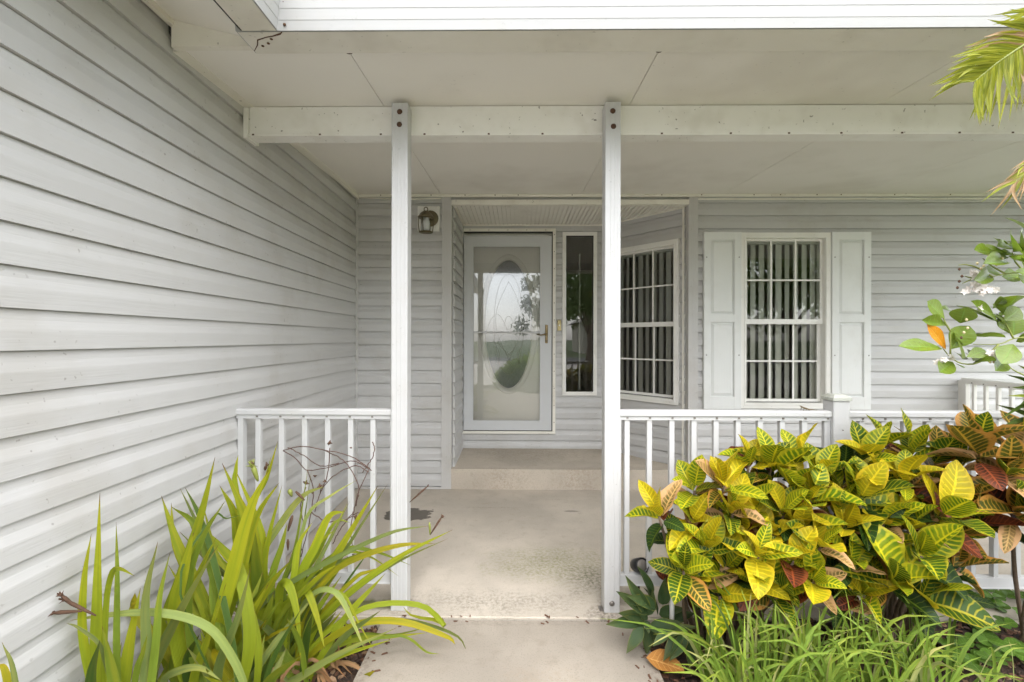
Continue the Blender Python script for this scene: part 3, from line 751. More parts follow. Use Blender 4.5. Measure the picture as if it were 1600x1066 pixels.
for a, b in zip(seams[:-1], seams[1:]):
    m = MB(); g_ = 0.0016
    lx = lambda y: (a+g_ if a > -1 else xl(y)+0.012)
    m.add([(lx(YF), YF, zc(YF)), (b-g_, YF, zc(YF)), (b-g_, DW-0.001, zc(DW)), (lx(DW), DW-0.001, zc(DW)),
           (lx(YF), YF, zc(YF)+.0115), (b-g_, YF, zc(YF)+.0115), (b-g_, DW-0.001, zc(DW)+.0115), (lx(DW), DW-0.001, zc(DW)+.0115)],
          [(3, 2, 1, 0), (4, 5, 6, 7), (0, 1, 5, 4), (1, 2, 6, 5), (2, 3, 7, 6), (3, 0, 4, 7)])
    m.build('ceiling_panel', M_ceiling, ceiling)
for sx in seams[1:-1]:
    MB().lathe([(0.015, 0), (0.013, 0.004), (0.005, 0.007)], Matrix.Translation((sx, YF+0.02, zc(YF)+0.001)) @ Matrix.Rotation(R(180), 4, 'X') @ Matrix.Scale(0.6, 4, (0, 1, 0)), 8).build('rusty_screw', M_rust, ceiling)
# edge trim along the side wall and along the front wall
m = MB()
m.add([(xl(YF)+0.006, YF, zc(YF)-0.010), (xl(YF)+0.062, YF, zc(YF)-0.004), (xl(DW)+0.062, DW-0.02, zc(DW)-0.004), (xl(DW)+0.006, DW-0.02, zc(DW)-0.010),
       (xl(YF)+0.006, YF, zc(YF)-0.0004), (xl(YF)+0.062, YF, zc(YF)-0.0004), (xl(DW)+0.062, DW-0.02, zc(DW)-0.0004), (xl(DW)+0.006, DW-0.02, zc(DW)-0.0004)],
      [(3, 2, 1, 0), (0, 1, 5, 4), (1, 2, 6, 5), (2, 3, 7, 6), (3, 0, 4, 7)])
m.build('ceiling_trim', M_cream, house)
zt = zc(DW)
ct = sbox('ceiling_trim', M_cream, house, xl(DW)+0.02, 4.9, DW-0.040, DW-0.0205, zt-0.026, zt-0.002, b=0.003)
k = -1.2
while k < 3.9:
    MB().box(k-0.004, k+0.004, DW-0.0425, DW-0.039, zt-0.016, zt-0.008).build('screw', M_rust, ct); k += rnd.uniform(0.18, 0.5)
MB().tube([(xl(DW)+0.03, DW-0.03, zt-0.028), (-1.15, DW-0.034, zt-0.042), (-0.9, DW-0.036, zt-0.046), (XX(690, DW), DW-0.034, zt-0.038)], 0.006, 6).build('sagging_trim', M_cream, house)
sbox('frieze_trim', M_cream, house, XR0, 4.9, DW-0.034, DW-0.0205, zt-0.052, zt-0.040)

# beam
YB = DP+0.078
zb_t, zb_b = zc(YB)-0.002, ZZ(212, YB)
bm_ = MB(); bm_.bbox(xl(YB)+0.040, 4.30, YB, YB+0.075, zb_b+0.012, zb_t, 0.003); bm_.box(xl(YB)+0.040, 4.30, YB-0.004, YB+0.079, zb_b, zb_b+0.0118)
beam = bm_.build('beam', M_beam, house)
for k in range(14):
    xx = xl(YB)+0.1+k*0.29+rnd.uniform(-.05, .05)
    MB().box(xx-0.005, xx+0.005, YB-0.0065, YB-0.003, zb_b+0.003, zb_b+0.010).build('screw', M_rust, beam)
sbox('beam_bracket', M_beam, house, xl(YB)+0.0175, xl(YB)+0.0385, YB-0.012, YB+0.09, zb_b-0.012, zc(YB)+0.0-0.012)

# gutters
def sweepx(prof, x0, x1, name, mat, parent=house):
    k = len(prof); m = MB()
    m.add([(x0, y, z) for y, z in prof]+[(x1, y, z) for y, z in prof], [(i, i+k, (i+1) % k+k, (i+1) % k) for i in range(k)]+[tuple(range(k)), tuple(range(2*k-1, k-1, -1))])
    return m.build(name, mat, parent)
gp = [(0.131, 0.0), (0.0, 0.0), (-0.006, 0.034), (-0.0072, 0.0345), (-0.013, 0.072), (-0.0142, 0.0725), (-0.020, 0.112), (-0.0215, 0.1125), (-0.027, 0.150), (-0.02, 0.154), (0.131, 0.154)]
YG = 1.665; XG = -0.885
gut = sweepx([(YG+y, ZG+z) for y, z in gp], XG-0.155, 4.45, 'front_gutter', M_gutwhite)
m = MB(); m.add([(XG-0.15, YG+0.004, ZG-0.0025), (4.44, YG+0.004, ZG-0.0025), (4.44, YF-0.002, ZG-0.0025), (XG-0.15, YF-0.002, ZG-0.0025)], [(3, 2, 1, 0)]); m.build('gutter_soffit', M_gutter, gut)
gl = MB(); k = len(gp); P_ = [(-y, z) for y, z in gp]
gl.add([(XG+x, YN, ZG+0.002+z) for x, z in P_]+[(XG+x, YG-0.0005, ZG+0.002+z) for x, z in P_], [(i, (i+1) % k, (i+1) % k+k, i+k) for i in range(k)]+[tuple(range(k-1, -1, -1)), tuple(range(k, 2*k))])
glo = gl.build('side_gutter', M_gutwhite, house)
m = MB(); m.add([(XG-0.129, YN, ZG-0.0008), (XG-0.004, YN, ZG-0.0008), (XG-0.004, YG-0.001, ZG-0.0008), (XG-0.129, YG-0.001, ZG-0.0008)], [(3, 2, 1, 0)]); m.build('gutter_soffit', M_gutter, glo)
# rusted mitre seam at the inside corner
rp = [(XG-0.150, YF-0.02), (XG-0.118, YF-0.055), (XG-0.10, YF-0.085), (XG-0.06, YF-0.10), (XG-0.03, YG+0.025), (XG+0.004, YG+0.012), (XG+0.015, YG+0.004)]
MB().tube([(x, y, ZG-0.003) for x, y in rp], [0.0012, 0.0022, 0.0026, 0.0018, 0.0024, 0.004, 0.0015], 5).build('rusted_seam', M_rustmark, gut)
for q in ((XG-0.10, YF-0.05), (XG-0.07, YF-0.065), (XG-0.045, YF-0.09)):
    MB().lathe([(0.006, 0), (0.005, 0.003), (0.002, 0.004)], Matrix.Translation((q[0], q[1], ZG-0.002)) @ Matrix.Rotation(R(180), 4, 'X'), 8).build('rivet', M_rustmark, gut)
for zz in (0.018, 0.095): MB().lathe([(0.006, 0), (0.005, 0.003), (0.002, 0.004)], Matrix.Translation((XG+0.03, YG-0.004-zz*0.1, ZG+zz)) @ Matrix.Rotation(R(90), 4, 'X'), 8).build('rivet', M_rustmark, gut)
sbox('gap_shadow_strip', M_gasketgap, house, XG-0.137, XG-0.1315, YN, YF-0.03, ZG+0.001, ZG+0.05)  # dark strip painted in for the shadow between gutter and soffit
# garage eave soffit and porch roof edge
m = MB(); zw, zg_ = HC+1.262, ZG+0.03
m.add([(xl(YN)-0.02, YN, zw), (XG-0.12, YN, zg_), (XG-0.12, YF, zg_), (xl(YF)-0.02, YF, zw), (xl(YN)-0.02, YN, zw+.02), (XG-0.12, YN, zg_+.02), (XG-0.12, YF, zg_+.02), (xl(YF)-0.02, YF, zw+.02)],
      [(3, 2, 1, 0), (4, 5, 6, 7), (0, 1, 5, 4), (2, 3, 7, 6), (1, 2, 6, 5), (3, 0, 4, 7)])
m.build('eave_soffit', M_ceiling, house)
sbox('roof_edge', M_cream, house, xl(YF)+0.03, XG-0.156, YF-0.028, YF-0.0005, zc(YF)-0.004, HC+1.245)
sbox('wall_top_trim', M_cream, house, YN*0, LS-0.03, -0.040, -0.0204, HC+1.225, HC+1.255, M=MxS)
# roofs
m = MB(); m.add([(-1.5, YG-0.03, ZG+0.16), (5.3, YG-0.03, ZG+0.16), (5.3, 4.3, 2.72), (-1.5, 4.3, 2.72), (-1.5, 9, 4.2), (5.3, 9, 4.2)], [(0, 1, 2, 3), (3, 2, 5, 4)])
m.add([(XG+0.03, YN-0.3, ZG+0.162), (XG+0.03, 9, ZG+0.162), (-5, 9, ZG+1.9), (-5, YN-0.3, ZG+1.9), (-9, 9, ZG+0.16), (-9, YN-0.3, ZG+0.16)], [(0, 1, 2, 3), (3, 2, 4, 5)])
m.build('roof', M_roofshingle, house)
sbox('wall', M_siding, house, -8.6, xl(YN)-0.01, YN, YN+0.12, -0.14, ZG+0.2)
sbox('garage_door', M_white, house, -7.6, -2.6, YN-0.04, YN-0.002, -0.02, 2.1)

# ================================================================== POSTS, RAILINGS
def post(px0, px1, label, bolts):
    x0, x1 = XX(px0, DP), XX(px1, DP); cx = (x0+x1)/2; hw = (x1-x0)/2
    ztop = ZZ(160, DP)
    e_ = empty('porch_post', (cx, DP+0.039, 0), label, 'post', 'white porch posts')
    pr = [(-hw, 0.003), (-hw+0.003, 0)]
    nfl = 3; f0 = -hw+0.012; fw = (2*hw-0.024)/nfl
    for i in range(nfl):
        a = f0+i*fw; pr += [(a+0.0015, 0), (a+0.0030, 0.0009), (a+fw-0.0030, 0.0009), (a+fw-0.0015, 0)]
    pr += [(hw-0.003, 0), (hw, 0.003), (hw, 0.0745), (hw-0.003, 0.0775), (-hw+0.003, 0.0775), (-hw, 0.0745)]
    MB().prism([(cx+x, DP+y) for x, y in pr], 0.001, ztop).build('shaft', M_white, e_)
    for zz in bolts:
        MB().lathe([(0.0135, 0), (0.0135, 0.002), (0.010, 0.003), (0.010, 0.006), (0.006, 0.009), (0.001, 0.010)], Matrix.Translation((cx+rnd.uniform(-.003, .003), DP+0.001, zz)) @ Matrix.Rotation(R(90), 4, 'X'), 10).build('bolt', M_rust if zz > 1 else M_screw, e_)
    return cx, hw
zb2 = lambda py: ZZ(py, DP)
cxL, hwL = post(611, 636.5, 'white fluted porch post by the strap leaf plants, left of the walkway', [zb2(174), zb2(194)])
cxR, hwR = post(945, 969.5, 'white fluted porch post beside the croton, right of the walkway', [zb2(174), zb2(198), zb2(942)])
sbox('post_clip', M_screw, bpy.data.objects['porch_post.001'], cxR-hwR-0.02, cxR-hwR-0.0005, DP+0.01, DP+0.05, 0.001, 0.006)

ZT = ZZ(640, DP+0.03); ZB0, ZB1 = ZZ(912, DP+0.03), ZZ(896, DP+0.03)
YR0, YR1 = DP+0.012, DP+0.066
def railing(x0, x1, bal, label, endpost=None, y0=YR0, y1=YR1, Mx=None, group='porch railings', z0=ZB0, z1=ZB1, zt=ZT, M_white=M_white):
    org = (Mx @ Vector(((x0+x1)/2, (y0+y1)/2, 0))) if Mx is not None else ((x0+x1)/2, (y0+y1)/2, 0)
    e_ = empty('porch_railing', org, label, 'railing', group)
    ym = (y0+y1)/2
    sweep = [(y0, zt-0.026), (y0, zt-0.006), (y0+0.008, zt), (y1-0.008, zt), (y1, zt-0.006), (y1, zt-0.026)]
    m = MB(); k = len(sweep)
    p = [Vector((x0, y, z)) for y, z in sweep]+[Vector((x1, y, z)) for y, z in sweep]
    if Mx is not None: p = [Mx @ q for q in p]
    m.add(p, [(i, i+k, (i+1) % k+k, (i+1) % k) for i in range(k)]+[tuple(range(k)), tuple(range(2*k-1, k-1, -1))])
    tr = m.build('top_rail', M_white, e_)
    ch = sbox('rail_channel', M_white, e_, x0, x1, ym-0.018, ym+0.018, zt-0.048, zt-0.0265, M=Mx)
    bm2 = MB(); bm2.box(x0, x1, ym-0.018, ym+0.018, z0+0.004, z1, Mx); bm2.box(x0, x1, ym-0.023, ym+0.023, z0, z0+0.0038, Mx)
    bm2.build('bottom_rail', M_white, e_)
    for bx in bal:
        m = MB(); m.bbox(bx-0.0125, bx+0.0125, ym-0.0125, ym+0.0125, z1+0.0005, zt-0.0485, 0.002, Mx); m.build('baluster', M_white, e_)
        sbox('screw', M_screw, ch, bx-0.005, bx+0.005, ym-0.0205, ym-0.0178, zt-0.041, zt-0.033, M=Mx)
    for (a, b) in endpost or []: sbox('end_post', M_white, e_, a, b, ym-0.016, ym+0.016, z0-0.0005, zt-0.0262, M=Mx)
    return e_
bx = [XX(q, DP+0.03) for q in (403.5, 440, 476, 512, 548, 583)]
railing(XX(371, DP+0.03), cxL-hwL-0.0005, bx, 'white aluminium railing between the side wall and the left post', [(XX(373, DP+0.03), XX(381.5, DP+0.03)), (cxL-hwL-0.010, cxL-hwL-0.001)])
bx = [XX(q, DP+0.03) for q in (980, 1015, 1050, 1084.5, 1119, 1153.5, 1188, 1222.5, 1257, 1292)]
xn0, xn1 = XX(1303, DP), XX(1329, DP)
railing(cxR+hwR+0.0005, xn0-0.001, bx, 'white aluminium railing behind the croton, from the right post to the newel', [(cxR+hwR+0.001, cxR+hwR+0.010), (xn0-0.010, xn0-0.0015)])
bx = [xn1+0.075+0.108*k for k in range(20)]
railing(xn1+0.001, 3.98, bx, 'white aluminium railing right of the newel, behind the red croton', [(xn1+0.0015, xn1+0.010), (3.965, 3.979)])
e_ = empty('newel_post', ((xn0+xn1)/2, DP+0.04, 0), 'short white newel post with a grey weathered cap rising above the croton', 'post')
zn = ZZ(625, DP)
sbox('shaft', M_white, e_, xn0, xn1, DP, DP+0.08, 0.001, zn, b=0.003)
cx = (xn0+xn1)/2; hw = (xn1-xn0)/2
m = MB(); M_cap = painted('weathered_cap', (0.50, 0.51, 0.46), 0.8, (0.25, 0.25, 0.2), 0.6, 20, 0.6)
m.prism([(cx-hw-0.005, DP-0.005), (cx+hw+0.005, DP-0.005), (cx+hw+0.005, DP+0.085), (cx-hw-0.005, DP+0.085)], zn+0.0005, zn+0.014)
m.add([(cx-hw-0.005, DP-0.005, zn+0.0142), (cx+hw+0.005, DP-0.005, zn+0.0142), (cx+hw+0.005, DP+0.085, zn+0.0142), (cx-hw-0.005, DP+0.085, zn+0.0142),
       (cx-hw+0.012, DP+0.014, zn+0.029), (cx+hw-0.012, DP+0.014, zn+0.029), (cx+hw-0.012, DP+0.066, zn+0.029), (cx-hw+0.012, DP+0.066, zn+0.029)],
      [(0, 1, 5, 4), (1, 2, 6, 5), (2, 3, 7, 6), (3, 0, 4, 7), (4, 5, 6, 7)])
m.build('cap', M_cap, e_)
for q in ((0.004, 0.62), (-0.012, 0.57)): MB().lathe([(0.003, 0), (0.002, 0.002)], Matrix.Translation((cx+q[0], DP-0.0005, q[1]+0.27)) @ Matrix.Rotation(R(90), 4, 'X'), 6).build('rust_spot', M_rustmark, e_)
# railing at the end of the porch
pa = at(1507, 592, 3.95); pb = at(1600, 604, 3.42)
MxE, LE = frameM((pa.x, pa.y), (pb.x, pb.y))
eL = 1.55
railing(0.0, eL, [0.10+0.113*k for k in range(13)], 'white railing closing the far end of the porch by the right wall', [(-0.045, 0.035), (eL-0.04, eL)], -0.027, 0.027, MxE, zt=pa.z+0.01, M_white=M_winframe)

# ================================================================== SMALL THINGS ON THE WALL
px0, px1 = XX(653, DW), XX(687, DW); z0, z1 = ZZ(362.5, DW), ZZ(323.5, DW)
e_ = empty('wall_lantern', ((px0+px1)/2, DW-0.02, z0), 'small aged bronze wall lantern with clear glass left of the door', 'lantern')
m = MB(); m.bbox(px0, px1, DW-0.030, DW-0.002, z0, z1, 0.004); m.build('mounting_block', M_winframe, e_)
ring(px0+0.022, px1-0.022, z0+0.022, z1-0.022, 0.004, DW-0.032, DW-0.0295, Matrix.Identity(4)).build('block_moulding', M_winframe, e_)
lx, lz = (px0+px1)/2+0.005, (z0+z1)/2
MB().lathe([(0.072, 0), (0.070, 0.008), (0.05, 0.014), (0.02, 0.02)], Matrix.Translation((lx+0.012, DW-0.030, lz)) @ Matrix.Rotation(R(90), 4, 'X'), 20).build('back_plate', M_bronze, e_)
LX, LY = lx-0.008, DW-0.125; zt_, zb_ = ZZ(337, LY), ZZ(363, LY)
MB().tube([(lx+0.012, DW-0.045, lz), (lx, DW-0.08, lz+0.045), (LX, LY, zt_+0.012)], 0.007, 8).build('arm', M_bronze, e_)
MB().lathe([(0.068, 0.0), (0.070, 0.006), (0.060, 0.018), (0.046, 0.040), (0.024, 0.056), (0.010, 0.062)], Matrix.Translation((LX, LY, zt_-0.02)), 16).build('cap', M_bronze, e_)
MB().tube([(LX+0.016*math.cos(t*0.5236), LY, zt_+0.055+0.018*math.sin(t*0.5236)) for t in range(13)], 0.004, 6).build('ring', M_bronze, e_)
for k in range(6):
    t = k*math.pi/3+0.3; c_, s_ = math.cos(t), math.sin(t)
    MB().tube([(LX+0.062*c_, LY+0.062*s_, zt_-0.018), (LX+0.064*c_, LY+0.064*s_, (zt_+zb_)/2), (LX+0.056*c_, LY+0.056*s_, zb_)], 0.004, 5).build('cage_bar', M_bronze, e_)
MB().lathe([(0.060, 0), (0.060, 0.006)], Matrix.Translation((LX, LY, zb_-0.002)), 12).build('base_ring', M_bronze, e_)
MB().lathe([(0.018, 0), (0.040, 0.008), (0.044, 0.03), (0.034, 0.08), (0.026, 0.12)], Matrix.Translation((LX, LY, zb_+0.005)), 14).build('glass_chimney', M_frost, e_)
# doorbell
dbx, dbz = XX(873.5, DD), ZZ(508.5, DD)
e_ = empty('doorbell', (dbx, DD-0.02, dbz), 'small cream and brass doorbell between the door and the narrow window', 'doorbell')
sbox('cover', M_brass, e_, dbx-0.019, dbx+0.019, DD-0.030, DD-0.0200, dbz-0.055, dbz+0.055, b=0.003)
MB().lathe([(0.009, 0), (0.008, 0.004), (0.004, 0.005)], Matrix.Translation((dbx, DD-0.030, dbz)) @ Matrix.Rotation(R(90), 4, 'X'), 10).build('button', M_cream, e_)
# lizard basking on the railing
lp = at(1255, 633, DP+0.04); zr_ = ZT
L0 = Vector((lp.x-0.012, DP+0.040, zr_+0.006))
m = MB()
body = [L0+Vector(q) for q in ((-0.006, 0, 0.016), (0.0, 0, 0.014), (0.004, 0, 0.0115), (0.012, 0, 0.008), (0.022, 0, 0.004), (0.031, 0.001, 0.001), (0.040, 0.003, -0.001), (0.052, 0.006, -0.003), (0.066, 0.005, -0.004), (0.082, 0.001, -0.0048))]
m.tube(body, [0.0008, 0.0028, 0.0036, 0.0033, 0.0046, 0.0042, 0.003, 0.0022, 0.0014, 0.0005], 8)
for (i, sy) in ((3, 1), (3, -1), (5, 1), (5, -1)):
    q = body[i]; m.tube([q, q+Vector((-0.003, sy*0.008, 0.000)), Vector((q.x-0.004 if i == 3 else q.x+0.004, q.y+sy*0.011, zr_+0.001)), Vector((q.x-0.009 if i == 3 else q.x+0.006, q.y+sy*0.013, zr_+0.0008))], [0.0018, 0.0014, 0.001, 0.0006], 5)
for sy in (-1, 1): m.lathe([(0.0002, -0.0009), (0.0009, 0), (0.0002, 0.0009)], Matrix.Translation(body[1]+Vector((0.0005, sy*0.0026, 0.0012))), 6)
tag(m.build('lizard', M_lizard), 'tiny brown lizard perched on the right railing, left of the newel', 'lizard')

# ================================================================== PLANTS
def catmull(pts, n):
    pts = [Vector(p) for p in pts]
    if len(pts) == 2: return [pts[0].lerp(pts[1], i/n) for i in range(n+1)]
    P_ = [pts[0]*2-pts[1]]+pts+[pts[-1]*2-pts[-2]]
    out = []; k = len(pts)-1
    for i in range(n+1):
        t = i/n*k; j = min(int(t), k-1); t -= j
        a, b, c, d = P_[j:j+4]
        out.append(0.5*((2*b)+(c-a)*t+(2*a-5*b+4*c-d)*t*t+(3*b-a-3*c+d)*t**3))
    return out
def strap(pts, wd, mat, parent, name='leaf', fold=0.22, roll=0.0, n=16, base=0.75, taper=0.55, face=None, build=True, m=None):
    """long leaf along world points, wd = full width in metres"""
    c = catmull(pts, n); vs_ = []; uv = []; fs = []
    for i, p in enumerate(c):
        v = i/n
        t = (c[min(i+1, n)]-c[max(i-1, 0)]).normalized()
        view = (face or (CAM-p)).normalized()
        side = t.cross(view); side = side.normalized() if side.length > 1e-5 else t.orthogonal()
        nor = side.cross(t).normalized()
        a = roll*(0.4+0.6*v)
        side, nor = side*math.cos(a)+nor*math.sin(a), nor*math.cos(a)-side*math.sin(a)
        wv = base+(1-base)*min(1, v/0.25)
        if v > taper: wv *= max(0.0, 1-((v-taper)/(1-taper))**1.7)
        h = wd/2*max(wv, 0.02)
        f_ = fold*(1.0-0.6*v)
        for k, (su, sn) in enumerate(((-1, 1), (-0.5, 0.42), (0, 0), (0.5, 0.42), (1, 1))):
            vs_.append(p+side*su*h+nor*sn*h*f_); uv.append(((su+1)/2, v))
    for i in range(n):
        for k in range(4): a = i*5+k; fs.append((a, a+1, a+6, a+5))
    if m is None:
        m = MB()
    m.add(vs_, fs, True, uv)
    return m.build(name, mat, parent) if build else m

# ---- strap leaf clumps on the left (traced as real leaves with their own depth)
clumps = {
 'A': empty('strap_leaf_plant', (-1.19, 1.30, -0.055), 'upright strap leaf clump standing closest to the camera against the siding', 'plant', 'strap leaf plants in the left bed'),
 'B': empty('strap_leaf_plant', (-0.97, 1.58, -0.055), 'strap leaf clump with broad leaning blades in the middle of the left bed', 'plant', 'strap leaf plants in the left bed'),
 'C': empty('strap_leaf_plant', (-0.88, 1.88, -0.055), 'sprawling strap leaf clump beside the left post with blades arching over the walkway', 'plant', 'strap leaf plants in the left bed'),
 'D': empty('strap_leaf_plant', (-1.13, 0.98, -0.055), 'few short strap leaves at the lower left corner against the siding', 'plant', 'strap leaf plants in the left bed')}
CB = {'A': (-1.15, 1.33), 'B': (-0.98, 1.58), 'C': (-0.90, 1.86), 'D': (-1.16, 0.98)}
def c1(x, y): return (100+x*0.36199, 680+y*0.36199)       # tracing frames: two enlarged views of the bed
def c2(x, y): return (380+x*0.36208, 680+y*0.36208)
def q_(x, y): return (x, y)
# (clump, frame, points from low to tip, width px, material, tip depth, base x jitter)
LV = [
 ('A', c1, [(85, 900), (85, 640), (118, 425)], 15, 'lime', 1.34), ('A', c1, [(150, 1000), (143, 700), (155, 250)], 23, 'lime', 1.36),
 ('A', c1, [(228, 960), (230, 620), (225, 375)], 12, 'green', 1.40), ('A', c1, [(180, 760), (205, 600), (240, 577), (305, 608)], 10, 'lime', 1.30),
 ('A', c1, [(262, 1040), (290, 860), (330, 660)], 22, 'lime', 1.42), ('A', c1, [(355, 980), (352, 700), (405, 460)], 20, 'grey', 1.42),
 ('A', c1, [(395, 900), (412, 700), (458, 505)], 15, 'green', 1.44), ('A', c1, [(115, 1066), (155, 885)], 22, 'dark', 1.24),
 ('A', c1, [(215, 1060), (165, 825)], 23, 'green', 1.28), ('A', c1, [(310, 1040), (340, 940), (360, 860)], 12, 'green', 1.30),
 ('A', c1, [(180, 990), (150, 900), (60, 830), (10, 812)], 7, 'grey', 1.26),
 ('B', c1, [(370, 1066), (480, 800), (655, 490)], 24, 'grey', 1.44), ('B', c1, [(430, 850), (510, 600), (590, 350), (652, 95)], 20, 'lime', 1.66),
 ('B', c1, [(480, 780), (520, 580), (560, 420)], 26, 'lime', 1.52), ('B', c1, [(600, 720), (490, 470), (420, 262)], 24, 'lime', 1.66),
 ('B', c1, [(660, 640), (570, 395), (462, 308)], 20, 'green', 1.68), ('B', c1, [(640, 520), (580, 340), (522, 225)], 12, 'dark', 1.72),
 ('B', c1, [(540, 640), (600, 440), (695, 285)], 14, 'green', 1.56), ('B', c1, [(600, 800), (560, 740), (450, 560)], 18, 'lime', 1.62),
 ('B', c1, [(760, 600), (690, 500), (560, 370)], 22, 'lime', 1.72), ('B', c1, [(620, 1000), (720, 620), (800, 330), (884, 150)], 27, 'lime', 1.62),
 ('B', c1, [(560, 1066), (620, 880), (700, 640)], 18, 'lime', 1.46), ('B', c1, [(670, 990), (745, 800), (805, 575)], 18, 'grey', 1.48),
 ('B', c1, [(690, 900), (580, 805), (400, 765), (200, 775), (5, 800)], 15, 'pale', 1.36),
 ('B', c1, [(530, 980), (585, 860)], 22, 'dark', 1.52), ('B', c1, [(600, 930), (540, 880), (500, 840)], 16, 'yellow', 1.6),
 ('B', c1, [(300, 760), (265, 720), (240, 680)], 18, 'yellow', 1.6), ('B', c1, [(470, 1000), (520, 820)], 17, 'green', 1.56),
 ('B', c1, [(430, 1066), (500, 1015), (590, 1005), (680, 1060)], 14, 'pale', 1.40), ('B', c1, [(740, 1066), (660, 960), (640, 920)], 28, 'yellow', 1.55),
 ('B', c1, [(760, 640), (660, 520), (600, 300)], 14, 'lime', 1.7), ('B', c1, [(650, 720), (640, 600), (600, 440)], 18, 'green', 1.68),
 ('B', c1, [(640, 360), (700, 360), (765, 345)], 4, 'dark', 1.7),
 ('C', c1, [(830, 640), (810, 420), (683, 122)], 30, 'lime', 1.80), ('C', c1, [(760, 500), (735, 340), (672, 218)], 20, 'lime', 1.84),
 ('C', c1, [(745, 250), (742, 150), (752, 85)], 10, 'lime', 1.86), ('C', c1, [(850, 700), (830, 560), (820, 380)], 26, 'green', 1.78),
 ('C', c1, [(620, 1060), (760, 850), (884, 640)], 25, 'lime', 1.60), ('C', c2, [(0, 860), (100, 670), (205, 540)], 22, 'lime', 1.62),
 ('C', c2, [(30, 660), (45, 520), (30, 380)], 28, 'green', 1.80), ('C', c2, [(90, 600), (110, 440), (168, 215)], 14, 'lime', 1.90),
 ('C', c2, [(60, 560), (170, 370), (260, 260), (350, 222)], 14, 'pale', 1.92), ('C', c2, [(40, 330), (100, 190), (150, 25)], 10, 'lime', 1.72),
 ('C', c2, [(120, 640), (165, 480), (190, 380)], 15, 'green', 1.86), ('C', c2, [(230, 640), (270, 360), (380, 260), (490, 195)], 7, 'pale', 1.98),
 ('C', c2, [(250, 600), (310, 480), (370, 350), (440, 330)], 18, 'lime', 1.92), ('C', c2, [(220, 600), (240, 470), (300, 375)], 13, 'lime', 1.9),
 ('C', c2, [(330, 640), (430, 470), (582, 218)], 20, 'lime', 1.94), ('C', c2, [(300, 600), (380, 440), (460, 285)], 9, 'grey', 1.98),
 ('C', c2, [(170, 640), (225, 480), (280, 140)], 9, 'green', 1.94), ('C', c2, [(40, 780), (200, 640), (420, 520), (640, 420), (800, 392)], 11, 'grey', 1.86),
 ('C', c2, [(380, 600), (520, 520), (680, 475), (828, 468)], 12, 'yellow', 1.92), ('C', c2, [(350, 780), (520, 630), (700, 510), (905, 408)], 13, 'lime', 1.90),
 ('C', c2, [(420, 500), (560, 500), (725, 562)], 9, 'green', 1.96), ('C', c2, [(440, 790), (560, 735), (700, 725), (800, 750), (870, 825), (840, 800), (730, 780), (690, 740)], 10, 'lime', 1.98),
 ('C', c2, [(420, 850), (540, 805), (700, 808), (880, 870), (915, 905)], 13, 'yellow', 1.86), ('C', c2, [(200, 1066), (400, 950), (665, 830)], 16, 'pale', 1.70),
 ('C', c2, [(500, 880), (640, 870), (800, 852)], 9, 'lime', 1.93), ('C', c2, [(640, 868), (720, 880), (790, 935), (850, 945)], 5, 'green', 1.9),
 ('C', c2, [(190, 640), (230, 760), (250, 980)], 16, 'lime', 1.72), ('C', c2, [(280, 680), (320, 790), (352, 925)], 14, 'lime', 1.76),
 ('C', c2, [(310, 680), (400, 680), (470, 800), (530, 940)], 11, 'pale', 1.74), ('C', c2, [(0, 950), (130, 860), (270, 800)], 9, 'yellow', 1.72),
 ('C', c2, [(0, 890), (60, 850), (105, 790)], 10, 'yellow', 1.70), ('C', c2, [(150, 760), (240, 690), (340, 600), (405, 560)], 12, 'lime', 1.8),
 ('C', c2, [(380, 930), (390, 870), (385, 820)], 8, 'green', 1.92), ('C', c2, [(460, 900), (450, 830), (430, 790)], 8, 'lime', 1.94),
 ('C', c2, [(480, 620), (540, 590), (612, 568)], 8, 'yellow', 1.98), ('C', c2, [(430, 660), (500, 560), (540, 505)], 5, 'dark', 2.0),
 ('C', c2, [(490, 1066), (530, 1040), (570, 1015)], 10, 'yellow', 1.78), ('C', c2, [(400, 1000), (412, 930), (408, 905)], 6, 'dry', 1.75),
 ('C', c2, [(200, 960), (230, 900), (290, 840)], 10, 'green', 1.8), ('C', c2, [(100, 1000), (150, 800), (300, 620)], 16, 'green', 1.78),
 ('C', c2, [(60, 1066), (90, 850), (130, 680)], 22, 'green', 1.76), ('C', c2, [(130, 1000), (220, 850), (300, 700)], 14, 'dark', 1.84),
 ('C', c2, [(200, 950), (300, 840), (420, 740)], 12, 'green', 1.86), ('C', c2, [(20, 1066), (30, 900), (10, 760)], 22, 'dark', 1.74),
 ('D', q_, [(24, 1066), (3, 1003)], 11, 'grey', 1.02), ('D', q_, [(12, 1066), (-4, 1036)], 16, 'yellow', 1.02), ('D', q_, [(-30, 1080), (-40, 1000)], 16, 'lime', 1.0)]
LV2 = []
for (cl, fr_, pts, wpx, mt, dt) in LV:
    if cl in 'BC' and wpx >= 9 and rnd.random() < .62:
        k = len(pts); gx, gy = rnd.gauss(0, 34), rnd.gauss(0, 20)
        LV2.append((cl, fr_, [(x+gx*(.5+i/k)+rnd.gauss(0, 6), y+gy+rnd.uniform(-10, 60)*(i/k)) for i, (x, y) in enumerate(pts)], wpx*rnd.uniform(.5, .75), rnd.choice(['green', 'lime', 'lime', 'grey', 'green']), min(2.08, dt+rnd.uniform(.02, .12))))
